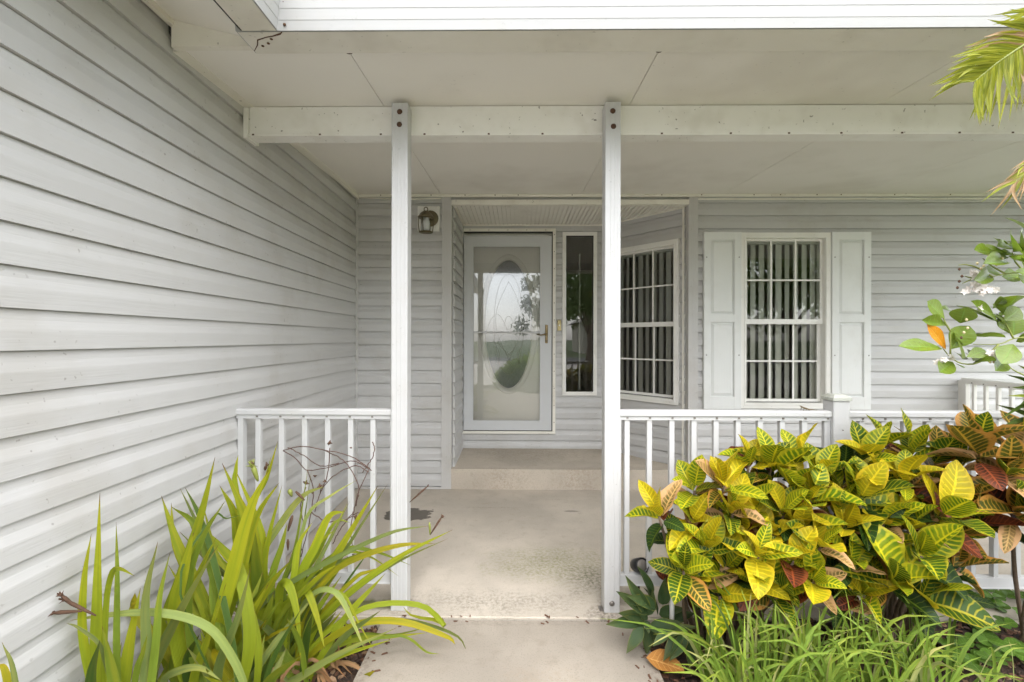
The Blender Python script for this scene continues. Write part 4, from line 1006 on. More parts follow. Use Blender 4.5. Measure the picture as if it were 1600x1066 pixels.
for (cl, fr_, pts, wpx, mt, dt) in LV+LV2:
    bx_, by_ = CB[cl]; k = len(pts)
    bx_ += rnd.uniform(-.06, .06); by_ += rnd.uniform(-.05, .05)
    p0 = fr_(*pts[0])
    dmid = by_+(dt-by_)*0.3
    arch = fr_ is c2 and (pts[0] in ((640, 868), (190, 640), (280, 680), (310, 680), (420, 500), (200, 1066), (490, 1066), (400, 1000), (480, 620), (430, 660)) )
    wp = []
    for i, q in enumerate(pts):
        f_ = (i+1)/k
        X_, Y_ = fr_(*q); wp.append(at(X_, Y_, dmid+(dt-dmid)*f_))
    first = wp[0]
    base = Vector((bx_, by_, -0.06))
    if first.z < -0.04 or pts[0] == (490, 1066):
        base = None
    if base is not None:
        # bring the blade up from the crown of the clump, leaving smoothly into the traced part
        dirn = (wp[1]-wp[0]).normalized()
        j = base.lerp(first, 0.5); j = j.lerp(first-dirn*(first-base).length*0.5, 0.35)
        if j.z < 0.02: j.z = 0.02
        wp = [base, j]+wp
    wm = 0.78*wpx*((wp[-1].y+wp[0].y)/2)/F
    for p in wp:
        if p.x < xl(p.y)+0.03: p.x = xl(p.y)+0.03
    strap(wp, wm, ST[mt], clumps[cl], 'leaf', roll=rnd.uniform(-.5, .5), n=20, taper=0.5 if len(pts) < 4 else 0.6, base=0.55)
# basal fill
for cl, num in (('A', 14), ('B', 22), ('C', 34)):
    bx_, by_ = CB[cl]
    for i in range(num):
        a = rnd.uniform(0, 6.28); L = rnd.uniform(0.25, 0.55); sp = rnd.uniform(0.15, 0.75)
        b = Vector((bx_+rnd.uniform(-.08, .08), by_+rnd.uniform(-.07, .07), -0.06))
        d = Vector((math.cos(a)*sp, math.sin(a)*sp, 1)).normalized()
        p1 = b+d*L*0.5; p2 = b+d*L*0.95+Vector((math.cos(a), math.sin(a), -.4))*L*0.12
        for p in (p1, p2):
            if p.x < xl(p.y)+0.03: p.x = xl(p.y)+0.03
        strap([b, p1, p2], rnd.uniform(.018, .032), ST[rnd.choice(['green', 'green', 'dark', 'lime', 'grey'])], clumps[cl], 'leaf', roll=rnd.uniform(-.6, .6), n=10)
for cl, num in (('B', 8), ('C', 16)):
    bx_, by_ = CB[cl]
    for i in range(num):
        a = rnd.uniform(0, 6.28); L = rnd.uniform(.12, .30); b = Vector((bx_+rnd.uniform(-.1, .1), by_+rnd.uniform(-.08, .08), -.05))
        e2 = b+Vector((math.cos(a)*L, math.sin(a)*L*.7, .0)); e2.x = max(e2.x, xl(e2.y)+.04); e2.z = -.035
        if e2.y > 2.15: e2.y = 2.15
        strap([b, b.lerp(e2, .5)+Vector((0, 0, rnd.uniform(.03, .09))), e2], rnd.uniform(.01, .02), ST['dry'], clumps[cl], 'dead_leaf', roll=rnd.uniform(-1, 1), n=8)
# spent flower heads on the blades
def pod(px, py, tx, ty, d, r, parent, name='seed_pod', mat=M_pod, ragged=True):
    a, b = at(px, py, d), at(tx, ty, d-0.01)
    m = MB(); c = [a.lerp(b, t) for t in (0, .25, .5, .75, 1)]
    m.tube(c, [r*.35, r*.7, r*.9, r, r*.5], 7)
    if ragged:
        dd = (b-a).normalized()
        for k in range(14):
            v = (dd*.8+Vector((rnd.gauss(0, .4), rnd.gauss(0, .4), rnd.gauss(0, .4)))).normalized()
            m.tube([b-dd*r, b+v*r*1.0, b+v*r*2.6], [r*.5, r*.35, r*.05], 4)
    return m.build(name, mat, parent)
pod(150, 962, 100, 937, 1.34, 0.0055, clumps['A']); pod(128, 955, 82, 958, 1.33, 0.006, clumps['A']); pod(118, 948, 96, 930, 1.335, 0.005, clumps['A'])
pod(403, 752, 395, 728, 1.74, 0.010, clumps['C'], mat=M_greenstem); pod(414, 735, 416, 728, 1.74, 0.006, clumps['C']); pod(396, 735, 395, 726, 1.74, 0.006, clumps['C'])
pod(476, 782, 462, 768, 1.9, 0.006, clumps['C'], ragged=False); pod(456, 776, 452, 765, 1.9, 0.010, clumps['C'], mat=M_greenstem, ragged=False)
pod(450, 830, 457, 806, 1.92, 0.008, clumps['C'], ragged=False); pod(450, 860, 450, 843, 1.9, 0.006, clumps['C'], ragged=False)
pod(672, 836, 690, 808, 1.92, 0.005, clumps['C']); pod(672, 836, 671, 816, 1.92, 0.005, clumps['C'], mat=M_greenstem, ragged=False)
pod(640, 785, 668, 760, 1.95, 0.004, clumps['C'])

# ---- dried vine tangled in the left railing
vine = empty('dried_vine', tuple(at(520, 840, 2.12)), 'dried brown vine with curled tendrils tangled in front of the left railing', 'vine')
VN = [[(443, 704), (470, 698), (505, 703), (545, 712), (572, 728), (580, 735)], [(443, 704), (462, 716), (480, 735), (520, 728), (550, 720), (577, 733)],
      [(480, 735), (490, 765), (486, 800), (478, 840), (470, 870)], [(516, 700), (512, 740), (500, 770), (492, 800)], [(577, 733), (560, 770), (552, 800), (548, 830), (552, 862)],
      [(582, 690), (585, 705), (576, 725), (566, 738)], [(505, 703), (530, 715), (545, 730), (560, 760), (556, 790)], [(450, 700), (475, 712), (500, 728), (530, 724)],
      [(500, 770), (520, 745), (555, 728), (576, 738)], [(486, 800), (510, 815), (540, 812), (560, 800)], [(552, 800), (530, 830), (520, 850)], [(478, 760), (470, 790), (474, 820)]]
for q in VN:
    ds = 2.14+rnd.uniform(-.05, .04)
    pts = catmull([at(x, y, ds+rnd.uniform(-.02, .02)) for x, y in q], 18)
    MB().tube([p+Vector((rnd.gauss(0, .0012), 0, rnd.gauss(0, .0012))) for p in pts], 0.0024, 5).build('tendril', M_vine, vine)
for (x, y) in ((492, 744), (478, 755), (515, 692), (540, 865), (553, 868), (500, 760), (488, 770), (560, 775), (548, 700), (556, 808), (470, 860), (508, 752), (474, 826)):
    d = 2.12; c = at(x, y, d); m = MB(); r = rnd.uniform(.006, .012)
    for k in range(4):
        v = Vector((rnd.gauss(0, 1), rnd.gauss(0, .6), rnd.gauss(0, 1))).normalized()
        m.tube([c-v*r*.4, c+v*r*.3, c+v*r*1.3], [r*.3, r*.55, r*.1], 5)
    m.build('dry_leaf', M_pod, vine)

# ---- broad leaves: unit leaf meshes, shared
_leafcache = {}
def leafmesh(shape, variant, mat):
    key = (shape, variant, mat.name)
    if key in _leafcache: return _leafcache[key]
    r = random.Random(hash((shape, variant)) % 9973 if False else variant*31+len(shape)*7)
    n = 9; vs_ = []; uv = []; fs = []
    curve = r.uniform(-0.05, 0.42); fold = r.uniform(0.05, 0.55); wave = r.uniform(0.0, 0.22); tw = r.uniform(-0.25, 0.25)
    if shape in ('obovate', 'lance', 'round'): curve = abs(curve)*.5; fold *= .5; wave *= .2
    cols = (-1, -.55, 0, .55, 1)
    for i in range(n+1):
        v = i/n
        if shape == 'croton': ww = (math.sin(math.pi*v**0.95)**0.66)*(1-0.10*v) if 0 < v < 1 else 0.0
        elif shape == 'obovate': ww = math.sin(math.pi*v**1.35)**0.7 if 0 < v < 1 else 0.0
        elif shape == 'lance': ww = math.sin(math.pi*v**0.7)**0.9 if 0 < v < 1 else 0.0
        else: ww = math.sin(math.pi*v)**0.5 if 0 < v < 1 else 0.0
        ww = max(ww, 0.03)
        a = tw*v
        for u in cols:
            x = u*0.5*ww; z = fold*abs(u)*0.5*ww*0.9 - curve*v*v + wave*math.sin(v*9+u*2)*abs(u)*ww*0.4
            if abs(u) < .1: z -= 0.01
            vs_.append((x*math.cos(a)-(z+curve*v*v)*math.sin(a)*0.4, v-0.12*curve*v*v, z+x*math.sin(a)))
            uv.append(((u+1)/2, v))
    for i in range(n):
        for k in range(4): a = i*5+k; fs.append((a, a+1, a+6, a+5))
    me = MB().add(vs_, fs, True, uv).mesh('leaf_'+shape, mat); _leafcache[key] = me
    return me
def leaf(base, d, nor, L, Wd, mat, parent, shape='croton', name='leaf', variant=None):
    d = d.normalized(); s_ = d.cross(nor)
    s_ = s_.normalized() if s_.length > 1e-5 else d.orthogonal().normalized()
    n_ = s_.cross(d)
    Mx = Matrix(((s_.x*Wd, d.x*L, n_.x*L, base.x), (s_.y*Wd, d.y*L, n_.y*L, base.y), (s_.z*Wd, d.z*L, n_.z*L, base.z), (0, 0, 0, 1)))
    return obj(name, leafmesh(shape, variant if variant is not None else rnd.randrange(14), mat), parent, Mx)
def rosette(px, py, D, size, n, mix, parent, lean=(0, -0.5), zmin=None, up=1.0, wr=0.55, wide=1.0):
    """leaves whorled round a shoot tip. size = leaf length in px; mix = (inner, middle, outer) material keys"""
    c = at(px, py, D); s_ = size*D/F
    ax = Vector((lean[0]+rnd.gauss(0, .12), lean[1]+rnd.gauss(0, .12), up)).normalized()
    X_ = ax.orthogonal().normalized(); Y_ = ax.cross(X_)
    ph = rnd.uniform(0, 6.28)
    for i in range(n):
        f_ = i/max(1, n-1)
        el = R(80-84*f_**1.0*wide+rnd.uniform(-11, 11)); az = ph+i*2.39996+rnd.uniform(-.2, .2)
        rad = X_*math.cos(az)+Y_*math.sin(az)
        d = rad*math.cos(el)+ax*math.sin(el); nr = ax*math.cos(el)-rad*math.sin(el)
        L = s_*(0.72+0.42*math.sin(math.pi*min(1, f_*0.8+0.15)))*rnd.uniform(.68, 1.2)
        keyset = mix[0] if f_ < 0.38 else mix[1] if f_ < 0.7 else mix[2]
        b = c-ax*s_*0.42*f_+rad*0.006
        if (b+d*L).y > DP-0.02 and b.y < DP: d.y *= 0.3
        leaf(b, d, nr, L, L*wr*rnd.uniform(.72, 1.25), CR[rnd.choice(keyset)], parent)
    return c
YLW = (['yellow', 'yellow', 'lime'], ['yellow', 'lime', 'pink', 'green'], ['pink', 'orange', 'green', 'red', 'dark'])
MIX = (['lime', 'yellow'], ['lime', 'green', 'pink'], ['pink', 'orange', 'dark', 'red'])
GRN = (['lime', 'lime', 'yellow', 'green'], ['lime', 'green', 'green'], ['green', 'orange', 'red', 'dark', 'dark'])
ORG = (['orange', 'orange', 'green'], ['orange', 'pink', 'orange'], ['pink', 'red', 'orange'])
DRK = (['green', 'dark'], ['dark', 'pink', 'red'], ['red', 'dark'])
cro1 = empty('croton_shrub', tuple(at(1150, 985, 1.98)), 'croton shrub with many small yellow and pink edged leaves nearest the right post', 'shrub', 'croton shrubs along the railing')
cro2 = empty('croton_shrub', tuple(at(1400, 985, 1.98)), 'croton shrub with large lime green yellow veined leaves in front of the newel', 'shrub', 'croton shrubs along the railing')
cro3 = empty('croton_shrub', tuple(at(1640, 985, 1.95)), 'croton shrub with orange veined dark and reddish leaves at the right edge', 'shrub', 'croton shrubs along the railing')
RS = [(cro1, 1030, 800, 1.90, 58, 8, YLW, (-.3, -.4)), (cro1, 1130, 752, 1.92, 62, 11, YLW, (0, -.4)), (cro1, 1105, 850, 1.84, 58, 10, MIX, (-.2, -.6)),
      (cro1, 1068, 886, 1.80, 72, 9, GRN, (-.25, -.8)), (cro1, 1145, 795, 1.88, 56, 9, YLW, (0, -.5)), (cro1, 1185, 862, 1.80, 60, 10, YLW, (0, -.6)),
      (cro1, 1205, 722, 1.98, 66, 8, GRN, (0, -.2)), (cro1, 1245, 715, 2.0, 64, 6, GRN, (.1, -.2)), (cro1, 1225, 795, 1.90, 60, 10, YLW, (0, -.5)),
      (cro1, 1268, 775, 1.90, 62, 10, YLW, (0, -.5)), (cro1, 1282, 848, 1.82, 56, 9, YLW, (0, -.6)), (cro1, 1240, 870, 1.80, 56, 8, MIX, (0, -.7)),
      (cro1, 1272, 905, 1.78, 60, 9, MIX, (0, -.8)), (cro1, 1215, 925, 1.80, 66, 7, GRN, (0, -.9)), (cro1, 1125, 925, 1.84, 66, 6, GRN, (-.2, -.9)),
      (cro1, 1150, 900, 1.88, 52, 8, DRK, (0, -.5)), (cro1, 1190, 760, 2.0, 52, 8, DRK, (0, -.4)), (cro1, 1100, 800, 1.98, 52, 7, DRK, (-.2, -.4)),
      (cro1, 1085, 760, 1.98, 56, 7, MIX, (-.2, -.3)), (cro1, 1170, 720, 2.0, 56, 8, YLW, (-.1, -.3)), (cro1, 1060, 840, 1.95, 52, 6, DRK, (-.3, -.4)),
      (cro2, 1283, 738, 1.98, 66, 9, GRN, (0, -.3)), (cro2, 1355, 712, 2.0, 62, 9, GRN, (-.1, -.3)), (cro2, 1345, 775, 1.88, 76, 9, GRN, (-.1, -.5)),
      (cro2, 1415, 745, 1.92, 72, 9, YLW, (.1, -.4)), (cro2, 1425, 700, 2.0, 66, 9, GRN, (.1, -.2)), (cro2, 1478, 800, 1.82, 92, 9, GRN, (.1, -.5)),
      (cro2, 1440, 862, 1.78, 88, 8, GRN, (0, -.6)), (cro2, 1398, 905, 1.76, 86, 9, GRN, (0, -.7)), (cro2, 1445, 930, 1.78, 84, 7, GRN, (.2, -.8)),
      (cro2, 1322, 820, 1.86, 64, 9, MIX, (0, -.5)), (cro2, 1380, 812, 1.88, 66, 9, MIX, (0, -.5)), (cro2, 1330, 880, 1.82, 60, 9, MIX, (0, -.7)),
      (cro2, 1310, 930, 1.84, 60, 8, DRK, (0, -.7)), (cro2, 1400, 770, 2.0, 58, 8, DRK, (0, -.4)), (cro2, 1450, 760, 2.0, 62, 8, ORG, (.2, -.3)),
      (cro2, 1360, 860, 1.95, 60, 8, DRK, (0, -.5)), (cro2, 1500, 880, 1.86, 76, 6, ORG, (.4, -.5)), (cro2, 1470, 905, 1.9, 70, 7, DRK, (.2, -.5)),
      (cro2, 1380, 690, 2.04, 54, 7, MIX, (0, -.2)), (cro2, 1320, 730, 2.04, 52, 8, DRK, (0, -.2)),
      (cro1, 1082, 812, 1.93, 56, 7, YLW, (-.1, -.5)), (cro1, 1118, 832, 1.92, 54, 7, YLW, (0, -.5)), (cro1, 1162, 828, 1.90, 56, 8, YLW, (0, -.5)), (cro1, 1204, 830, 1.88, 56, 8, YLW, (0, -.6)),
      (cro1, 1250, 822, 1.88, 56, 7, YLW, (0, -.5)), (cro1, 1175, 790, 1.94, 56, 7, MIX, (0, -.4)), (cro1, 1135, 885, 1.86, 54, 7, MIX, (0, -.7)), (cro1, 1222, 888, 1.84, 54, 7, YLW, (0, -.7)),
      (cro1, 1240, 752, 1.95, 58, 7, YLW, (0, -.4)), (cro2, 1305, 795, 1.92, 58, 7, YLW, (0, -.5)), (cro2, 1312, 757, 1.95, 58, 7, YLW, (0, -.4)), (cro2, 1385, 850, 1.88, 60, 7, YLW, (0, -.6)),
      (cro2, 1372, 740, 1.95, 60, 7, YLW, (0, -.4)), (cro2, 1440, 800, 1.92, 62, 7, ORG, (.1, -.5)),
      (cro2, 1500, 830, 1.92, 70, 7, ORG, (.4, -.4)), (cro2, 1462, 720, 2.02, 60, 8, ORG, (.3, -.3)), (cro1, 1180, 905, 1.82, 58, 8, YLW, (0, -.8)), (cro1, 1090, 905, 1.86, 56, 6, MIX, (-.2, -.7)),
      (cro2, 1350, 925, 1.80, 64, 7, MIX, (0, -.8)), (cro2, 1420, 820, 1.86, 66, 7, YLW, (.1, -.5)), (cro3, 1525, 800, 1.86, 66, 7, ORG, (-.4, -.5)),
      (cro3, 1530, 692, 1.84, 84, 8, ORG, (-.05, -.25)), (cro3, 1575, 735, 1.82, 76, 9, ORG, (-.2, -.5)), (cro3, 1545, 760, 1.92, 70, 8, ORG, (-.3, -.4)),
      (cro3, 1590, 795, 1.80, 74, 9, ORG, (-.3, -.6)), (cro3, 1500, 720, 1.98, 60, 7, ORG, (-.4, -.3)), (cro3, 1600, 690, 1.9, 80, 8, ORG, (0, -.3)),
      (cro3, 1660, 760, 1.85, 80, 10, ORG, (0, -.4)), (cro3, 1700, 820, 1.85, 80, 10, ORG, (.1, -.5)), (cro3, 1640, 850, 1.8, 80, 8, MIX, (-.1, -.6))]
for (cr_, px, py, D, size, n_, mx_, ln) in RS:
    c = rosette(px, py, D, size*(0.92 if cr_ is cro1 else 0.88), int(n_*1.08), mx_, cr_, ln)
    bl = W[cr_.name].translation
    foot = Vector((bl.x+(c.x-bl.x)*(0.12 if cr_ is cro3 else 0.45)+rnd.uniform(-.05, .05), 2.0+rnd.uniform(-.04, .06), -0.06))
    mid = foot.lerp(c, 0.55)+Vector((0, 0.05, -0.05))
    if cr_ is cro3 and px < 1600: continue
    MB().tube(catmull([foot, mid, c-Vector((0, 0, .02))], 8), [0.010, .010, .009, .009, .008, .007, .006, .006, .005], 6).build('stem', M_stem, cr_)
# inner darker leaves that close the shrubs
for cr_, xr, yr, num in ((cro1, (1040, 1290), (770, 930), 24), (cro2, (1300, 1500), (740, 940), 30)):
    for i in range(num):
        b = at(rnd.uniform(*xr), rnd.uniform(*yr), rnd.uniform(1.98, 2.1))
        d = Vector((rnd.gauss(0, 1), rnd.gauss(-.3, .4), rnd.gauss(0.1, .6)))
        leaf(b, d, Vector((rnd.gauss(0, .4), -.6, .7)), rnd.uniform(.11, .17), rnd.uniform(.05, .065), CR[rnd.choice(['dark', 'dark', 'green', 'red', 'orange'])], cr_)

# ---- dark green rosettes (oyster plant) by the right post
oy = empty('oyster_plant', tuple(at(1020, 985, 2.0)), 'dark green rosette plant with pointed leaves at the foot of the right post', 'plant')
OY = [((1008, 972), (950, 974)), ((1008, 968), (966, 958)), ((1006, 976), (982, 1002)), ((1004, 980), (980, 1020)), ((1010, 970), (1014, 990)), ((1012, 962), (1020, 920)), ((1012, 960), (982, 904)), ((1012, 958), (963, 924)),
      ((1012, 940), (976, 940)), ((1028, 960), (1018, 920)), ((1015, 975), (1010, 1025)), ((1025, 980), (1020, 1004)), ((1024, 990), (1090, 978)), ((1014, 982), (1065, 972)), ((1060, 980), (1058, 1003)), ((1065, 985), (1036, 1030)),
      ((1072, 990), (1046, 1034)), ((1078, 1000), (1078, 1046)), ((1030, 960), (1070, 950)), ((1040, 970), (1086, 958)), ((1008, 970), (1004, 945)), ((1020, 930), (1006, 890)), ((1035, 945), (1040, 905)), ((1050, 1000), (1100, 995)),
      ((1025, 950), (985, 930)), ((1045, 985), (1020, 1010))]
for i, (b, t) in enumerate(OY):
    D = 2.02-0.012*(i % 9)-max(0, (b[1]-960))*0.0022
    B = at(*b, D); T = at(*t, D-0.07+0.03*(i % 3))
    L = (T-B).length
    leaf(B, T-B, Vector((rnd.gauss(0, .25), -.75, .75)), L, max(0.030, min(0.045, L*0.34))*1.15, M_oyster, oy, 'lance', variant=i % 6)

# ---- border grass (lily turf) along the bottom right
gr = empty('border_grass', tuple(at(1320, 1100, 1.68)), 'arching bright green border grass along the front of the croton', 'grass plant')
def blade(tx, m=None, thin=False):
    px = tx; D0 = rnd.uniform(1.52, 1.82); b = Vector((XX(px, D0), D0, -0.06))
    if b.x < 0.72: b.x = 0.72+rnd.uniform(0, .12)
    L = rnd.uniform(0.26, 0.47)*(0.8 if px > 1480 else 1); a = rnd.gauss(-1.57, 1.5); lean = rnd.uniform(0.05, 0.75)
    hx, hy = math.cos(a), math.sin(a)*0.7
    if px < 1130: hx -= 0.55
    p1 = b+Vector((hx*lean*.15, hy*lean*.15, .45))*L; p2 = b+Vector((hx*lean*.5, hy*lean*.5, .82-.1*lean))*L; p3 = b+Vector((hx*lean*1.0, hy*lean*1.0, 1.0-.55*lean*lean))*L
    for p in (p1, p2, p3):
        if p.y < 1.30: p.y = 1.30+rnd.uniform(0, .05)
    wd = rnd.uniform(.009, .0155); fd = Vector((rnd.gauss(0, .5), -1, .3))
    return [b, p1, p2, p3], wd, fd
spots = [rnd.uniform(1075, 1600) for i in range(270)]
for i, sx in enumerate(spots):
    if sx > 1460 and rnd.random() < .75: sx -= 240
    pts, wd, fd = blade(sx)
    strap(pts, wd, M_grass[rnd.choice([0, 0, 1, 1, 1, 2, 3])], gr, 'blade', n=8, face=fd, taper=0.35, base=.8, fold=.3)
m = MB()
for i in range(110):
    pts, wd, fd = blade(rnd.uniform(1075, 1480)); strap(pts, wd*.9, None, None, n=6, face=fd, taper=.35, m=m, build=False)
tag(m.build('thatch', M_grass[0], gr), kind='stuff')

# ---- round leaved ground cover at the lower right
gc = empty('ground_cover_plant', tuple(at(1550, 1000, 1.9)), 'low ground cover with rounded green leaves in the mulch at lower right', 'plant')
for i in range(60):
    px, py = rnd.uniform(1470, 1660), rnd.uniform(915, 1066)
    if i < 9: px, py = (1475+rnd.uniform(0, 110), 905+rnd.uniform(0, 30))
    g_ = atz(px, py+22, -0.03); top = g_+Vector((rnd.gauss(0, .02), rnd.gauss(0, .02), rnd.uniform(.03, .09)))
    MB().tube([g_, g_.lerp(top, .6)+Vector((.004, 0, 0)), top], .0016, 5).build('stalk', M_greenstem, gc)
    a0 = rnd.uniform(0, 6.28)
    for k in range(3):
        a = a0+k*2.09+rnd.gauss(0, .2); d = Vector((math.cos(a), math.sin(a), rnd.uniform(-.1, .35)))
        leaf(top, d, Vector((0, -.35, 1)), rnd.uniform(.042, .064), rnd.uniform(.040, .056), M_clover, gc, 'round')

# ---- flowering shrub reaching in from the right
fs_ = empty('flowering_shrub', (2.75, 1.75, -0.05), 'flowering shrub with glossy oval leaves and small white blossoms reaching in from the right', 'shrub')
def cf3(x, y): return (1409+x*0.25316, 343+y*0.25316)
DF = 1.72
FL = [((265, 610), (155, 500), 24), ((285, 660), (130, 612), 10), ((250, 800), (25, 745), 17), ((360, 640), (395, 545), 24), ((305, 800), (425, 650), 24, 'l'), ((375, 860), (360, 730), 24),
      ((315, 880), (230, 945), 18), ((330, 890), (385, 915), 10), ((400, 850), (545, 795), 14), ((440, 885), (575, 855), 12), ((440, 720), (650, 720), 15), ((590, 630), (340, 515), 15),
      ((600, 640), (425, 495), 12), ((625, 580), (710, 455), 21), ((630, 625), (755, 540), 19), ((690, 715), (700, 600), 30), ((560, 550), (650, 480), 10), ((640, 640), (570, 570), 10), ((620, 640), (600, 665), 10), ((705, 755), (795, 715), 13),
      ((690, 770), (640, 870), 22), ((630, 870), (600, 925), 16), ((580, 210), (472, 185), 14), ((640, 205), (540, 165), 12), ((690, 200), (680, 105), 20, 'l'), ((730, 200), (745, 85), 20), ((740, 210), (795, 150), 16),
      ((660, 225), (795, 250), 14), ((660, 270), (545, 255), 14), ((700, 320), (795, 330), 10), ((720, 345), (800, 385), 14), ((560, 355), (475, 360), 13), ((760, 260), (800, 230), 12), ((650, 240), (600, 200), 10), ((680, 180), (610, 160), 12)]
for i, q in enumerate(FL):
    B = at(*cf3(*q[0]), DF+0.03*math.sin(i*2.1)); T = at(*cf3(*q[1]), DF-0.05+0.05*math.cos(i*1.7))
    L = (T-B).length; wd = q[2]*DF/F*1.35
    leaf(B, T-B, Vector((rnd.gauss(0, .35), -.8, .55)), L*(0.96 if i < 22 else 1.15), wd*(1 if i < 22 else 1.2), M_shrubleaf, fs_, 'obovate', variant=i % 6)
for i in range(26):
    q = rnd.choice(FL); bx2, by2 = q[0][0]+rnd.gauss(0, 25), q[0][1]+rnd.gauss(0, 18); an = rnd.uniform(0, 6.28); ln = rnd.uniform(70, 130)
    if bx2 < 300: continue
    B = at(*cf3(bx2, by2), DF+0.04+rnd.uniform(0, .05)); T = at(*cf3(bx2+ln*math.cos(an), by2-abs(ln*math.sin(an))*.6), DF+rnd.uniform(-.02, .06))
    leaf(B, T-B, Vector((rnd.gauss(0, .4), -.7, .6)), (T-B).length, rnd.uniform(15, 24)*DF/F, M_shrubleaf, fs_, 'obovate')
B = at(*cf3(285, 830), DF); T = at(*cf3(190, 640), DF-.05)
o = leaf(B.lerp(T, .15), T-B, Vector((-.1, -1, .2)), (T-B).length*.8, 19*DF/F, M_shruborange, fs_, 'obovate', variant=2); o['label'] = 'single bright orange leaf on the lower twig'
BR = [[(1100, 640), (800, 720), (690, 735), (600, 770), (440, 770)], [(600, 770), (480, 880), (375, 890), (300, 850), (250, 790)], [(690, 735), (640, 640), (625, 600)], [(1100, 230), (900, 300), (760, 325), (640, 335), (560, 355)],
      [(760, 325), (700, 260), (680, 200)], [(300, 690), (270, 640), (255, 605)], [(1000, 1100), (790, 980), (690, 930), (640, 885)], [(640, 335), (560, 290), (500, 240)], [(560, 355), (470, 300), (400, 280), (350, 282)], [(520, 360), (430, 360), (390, 350)], [(480, 350), (420, 375), (375, 395)], [(300, 850), (300, 690)]]
for q in BR:
    pts = catmull([at(*cf3(*a), DF+(0.06 if a[0] > 850 else 0)) for a in q], 12)
    MB().tube(pts, [0.0038-0.0002*i for i in range(13)], 6).build('twig', M_greenstem, fs_)
for k in range(5):
    a = Vector((2.75, 1.75, -0.05)); b = at(*cf3(1100, (640, 230, 1100, 400, 900)[k]), DF+.06)
    MB().tube(catmull([a, a.lerp(b, .5)+Vector((.12, .05, .1)), b], 10), [.016-.001*i for i in range(11)], 7).build('branch', M_bark, fs_)
for i in range(70):   # rest of the shrub, out of the picture to the right
    b = Vector((rnd.uniform(2.25, 3.2), rnd.uniform(1.5, 2.1), rnd.uniform(.5, 1.9)))
    leaf(b, Vector((rnd.gauss(0, 1), rnd.gauss(0, 1), rnd.gauss(.3, .6))), Vector((0, -.4, 1)), rnd.uniform(.08, .12), rnd.uniform(.045, .06), M_shrubleaf, fs_, 'obovate')
def flower(px, py, n, spread, r=.0115):
    for i in range(n):
        c = at(px+rnd.gauss(0, spread), py+rnd.gauss(0, spread*.6), DF-.03+rnd.uniform(-.02, .02))
        ax = Vector((rnd.gauss(0, .5), -1, rnd.gauss(.2, .5))).normalized(); X_ = ax.orthogonal().normalized(); Y_ = ax.cross(X_); m = MB()
        for k in range(5):
            a = k*1.2566+i; u = X_*math.cos(a)+Y_*math.sin(a); v = ax.cross(u)
            m.add([c, c+u*r*.6+v*r*.42+ax*r*.2, c+u*r*1.25+ax*r*.1, c+u*r*.6-v*r*.42+ax*r*.2], [(0, 1, 2, 3)])
        m.build('blossom', M_petal, fs_)
for (x, y, n_, s_) in ((1522, 428, 7, 4), (1521, 450, 12, 6), (1536, 450, 14, 7), (1550, 452, 7, 5), (1549, 555, 9, 5), (1469, 565, 4, 4), (1485, 559, 3, 3), (1531, 483, 2, 2)): flower(x, y, n_, s_)
for (x, y) in ((545, 400), (566, 404), (557, 414), (537, 416), (527, 412), (533, 420), (510, 500), (506, 520), (512, 513), (502, 528), (499, 421), (503, 432), (499, 440), (496, 450), (547, 566), (553, 566), (540, 560)):
    x += 1000; c = at(x, y, DF-.02); MB().lathe([(.001, -.005), (.0042, -.002), (.0046, .001), (.002, .006)], Matrix.Translation(c), 7).build('bud', M_bud if x > 1505 else M_pod, fs_)

# ---- palm at the right, only its hanging frond tips reach into the picture
palm = empty('palm_tree', (3.05, 1.05, -0.1), 'palm with yellow green drooping fronds whose tips hang at the upper right', 'palm')
MB().tube([(3.05, 1.05, -.1), (3.04, 1.06, .8), (3.0, 1.05, 1.7), (2.95, 1.05, 2.3)], [.13, .11, .10, .09], 14).build('trunk', M_bark, palm)
crown = Vector((2.95, 1.05, 2.35))
def frond(path, lens, angs, wpx=6, dry=0.0, n=22, start=0.0, D=None):
    c = catmull(path, n+6)
    fr = MB().tube(c, [0.008*(1-i/(n+6))+.0015 for i in range(n+7)], 6).build('frond', M_greenstem, palm)
    for i in range(3, n+6):
        v = i/(n+6)
        if v < start: continue
        t = (c[min(i+1, n+6)]-c[i-1]).normalized()
        side = t.cross(Vector((0, -1, .25))).normalized()
        for sg in (-1, 1):
            L = lens*(0.55+0.45*math.sin(math.pi*min(1, v*.9+.1)))*rnd.uniform(.85, 1.1)
            a = R(angs*(1-.35*v)+rnd.gauss(0, 4))
            d = t*math.cos(a)+side*sg*math.sin(a)
            tip = c[i]+d*L+Vector((0, rnd.gauss(0, .02), -L*rnd.uniform(.12, .3)))
            md = c[i]+d*L*.5+Vector((0, 0, -L*.02))
            strap([c[i], md, tip], wpx, M_palmdry if rnd.random() < dry else M_palm, fr, 'leaflet', n=7, taper=.3, fold=.5, roll=rnd.uniform(-.5, .5), base=.6)
    return fr
frond([crown, Vector((2.75, 1.15, 2.62)), at(1740, 8, 1.42), at(1640, 48, 1.38), at(1570, 90, 1.36), at(1522, 128, 1.36)], .205, 55, .0115, .10, 62, .42)
frond([crown, Vector((2.7, 1.2, 2.4)), at(1760, 170, 1.5), at(1670, 215, 1.5), at(1582, 288, 1.5)], .17, 27, .009, .45, 56, .5)
frond([crown, Vector((2.8, 1.0, 2.75)), at(1760, -50, 1.25), at(1680, -5, 1.22), at(1612, 24, 1.22)], .075, 48, .009, .0, 40, .45)
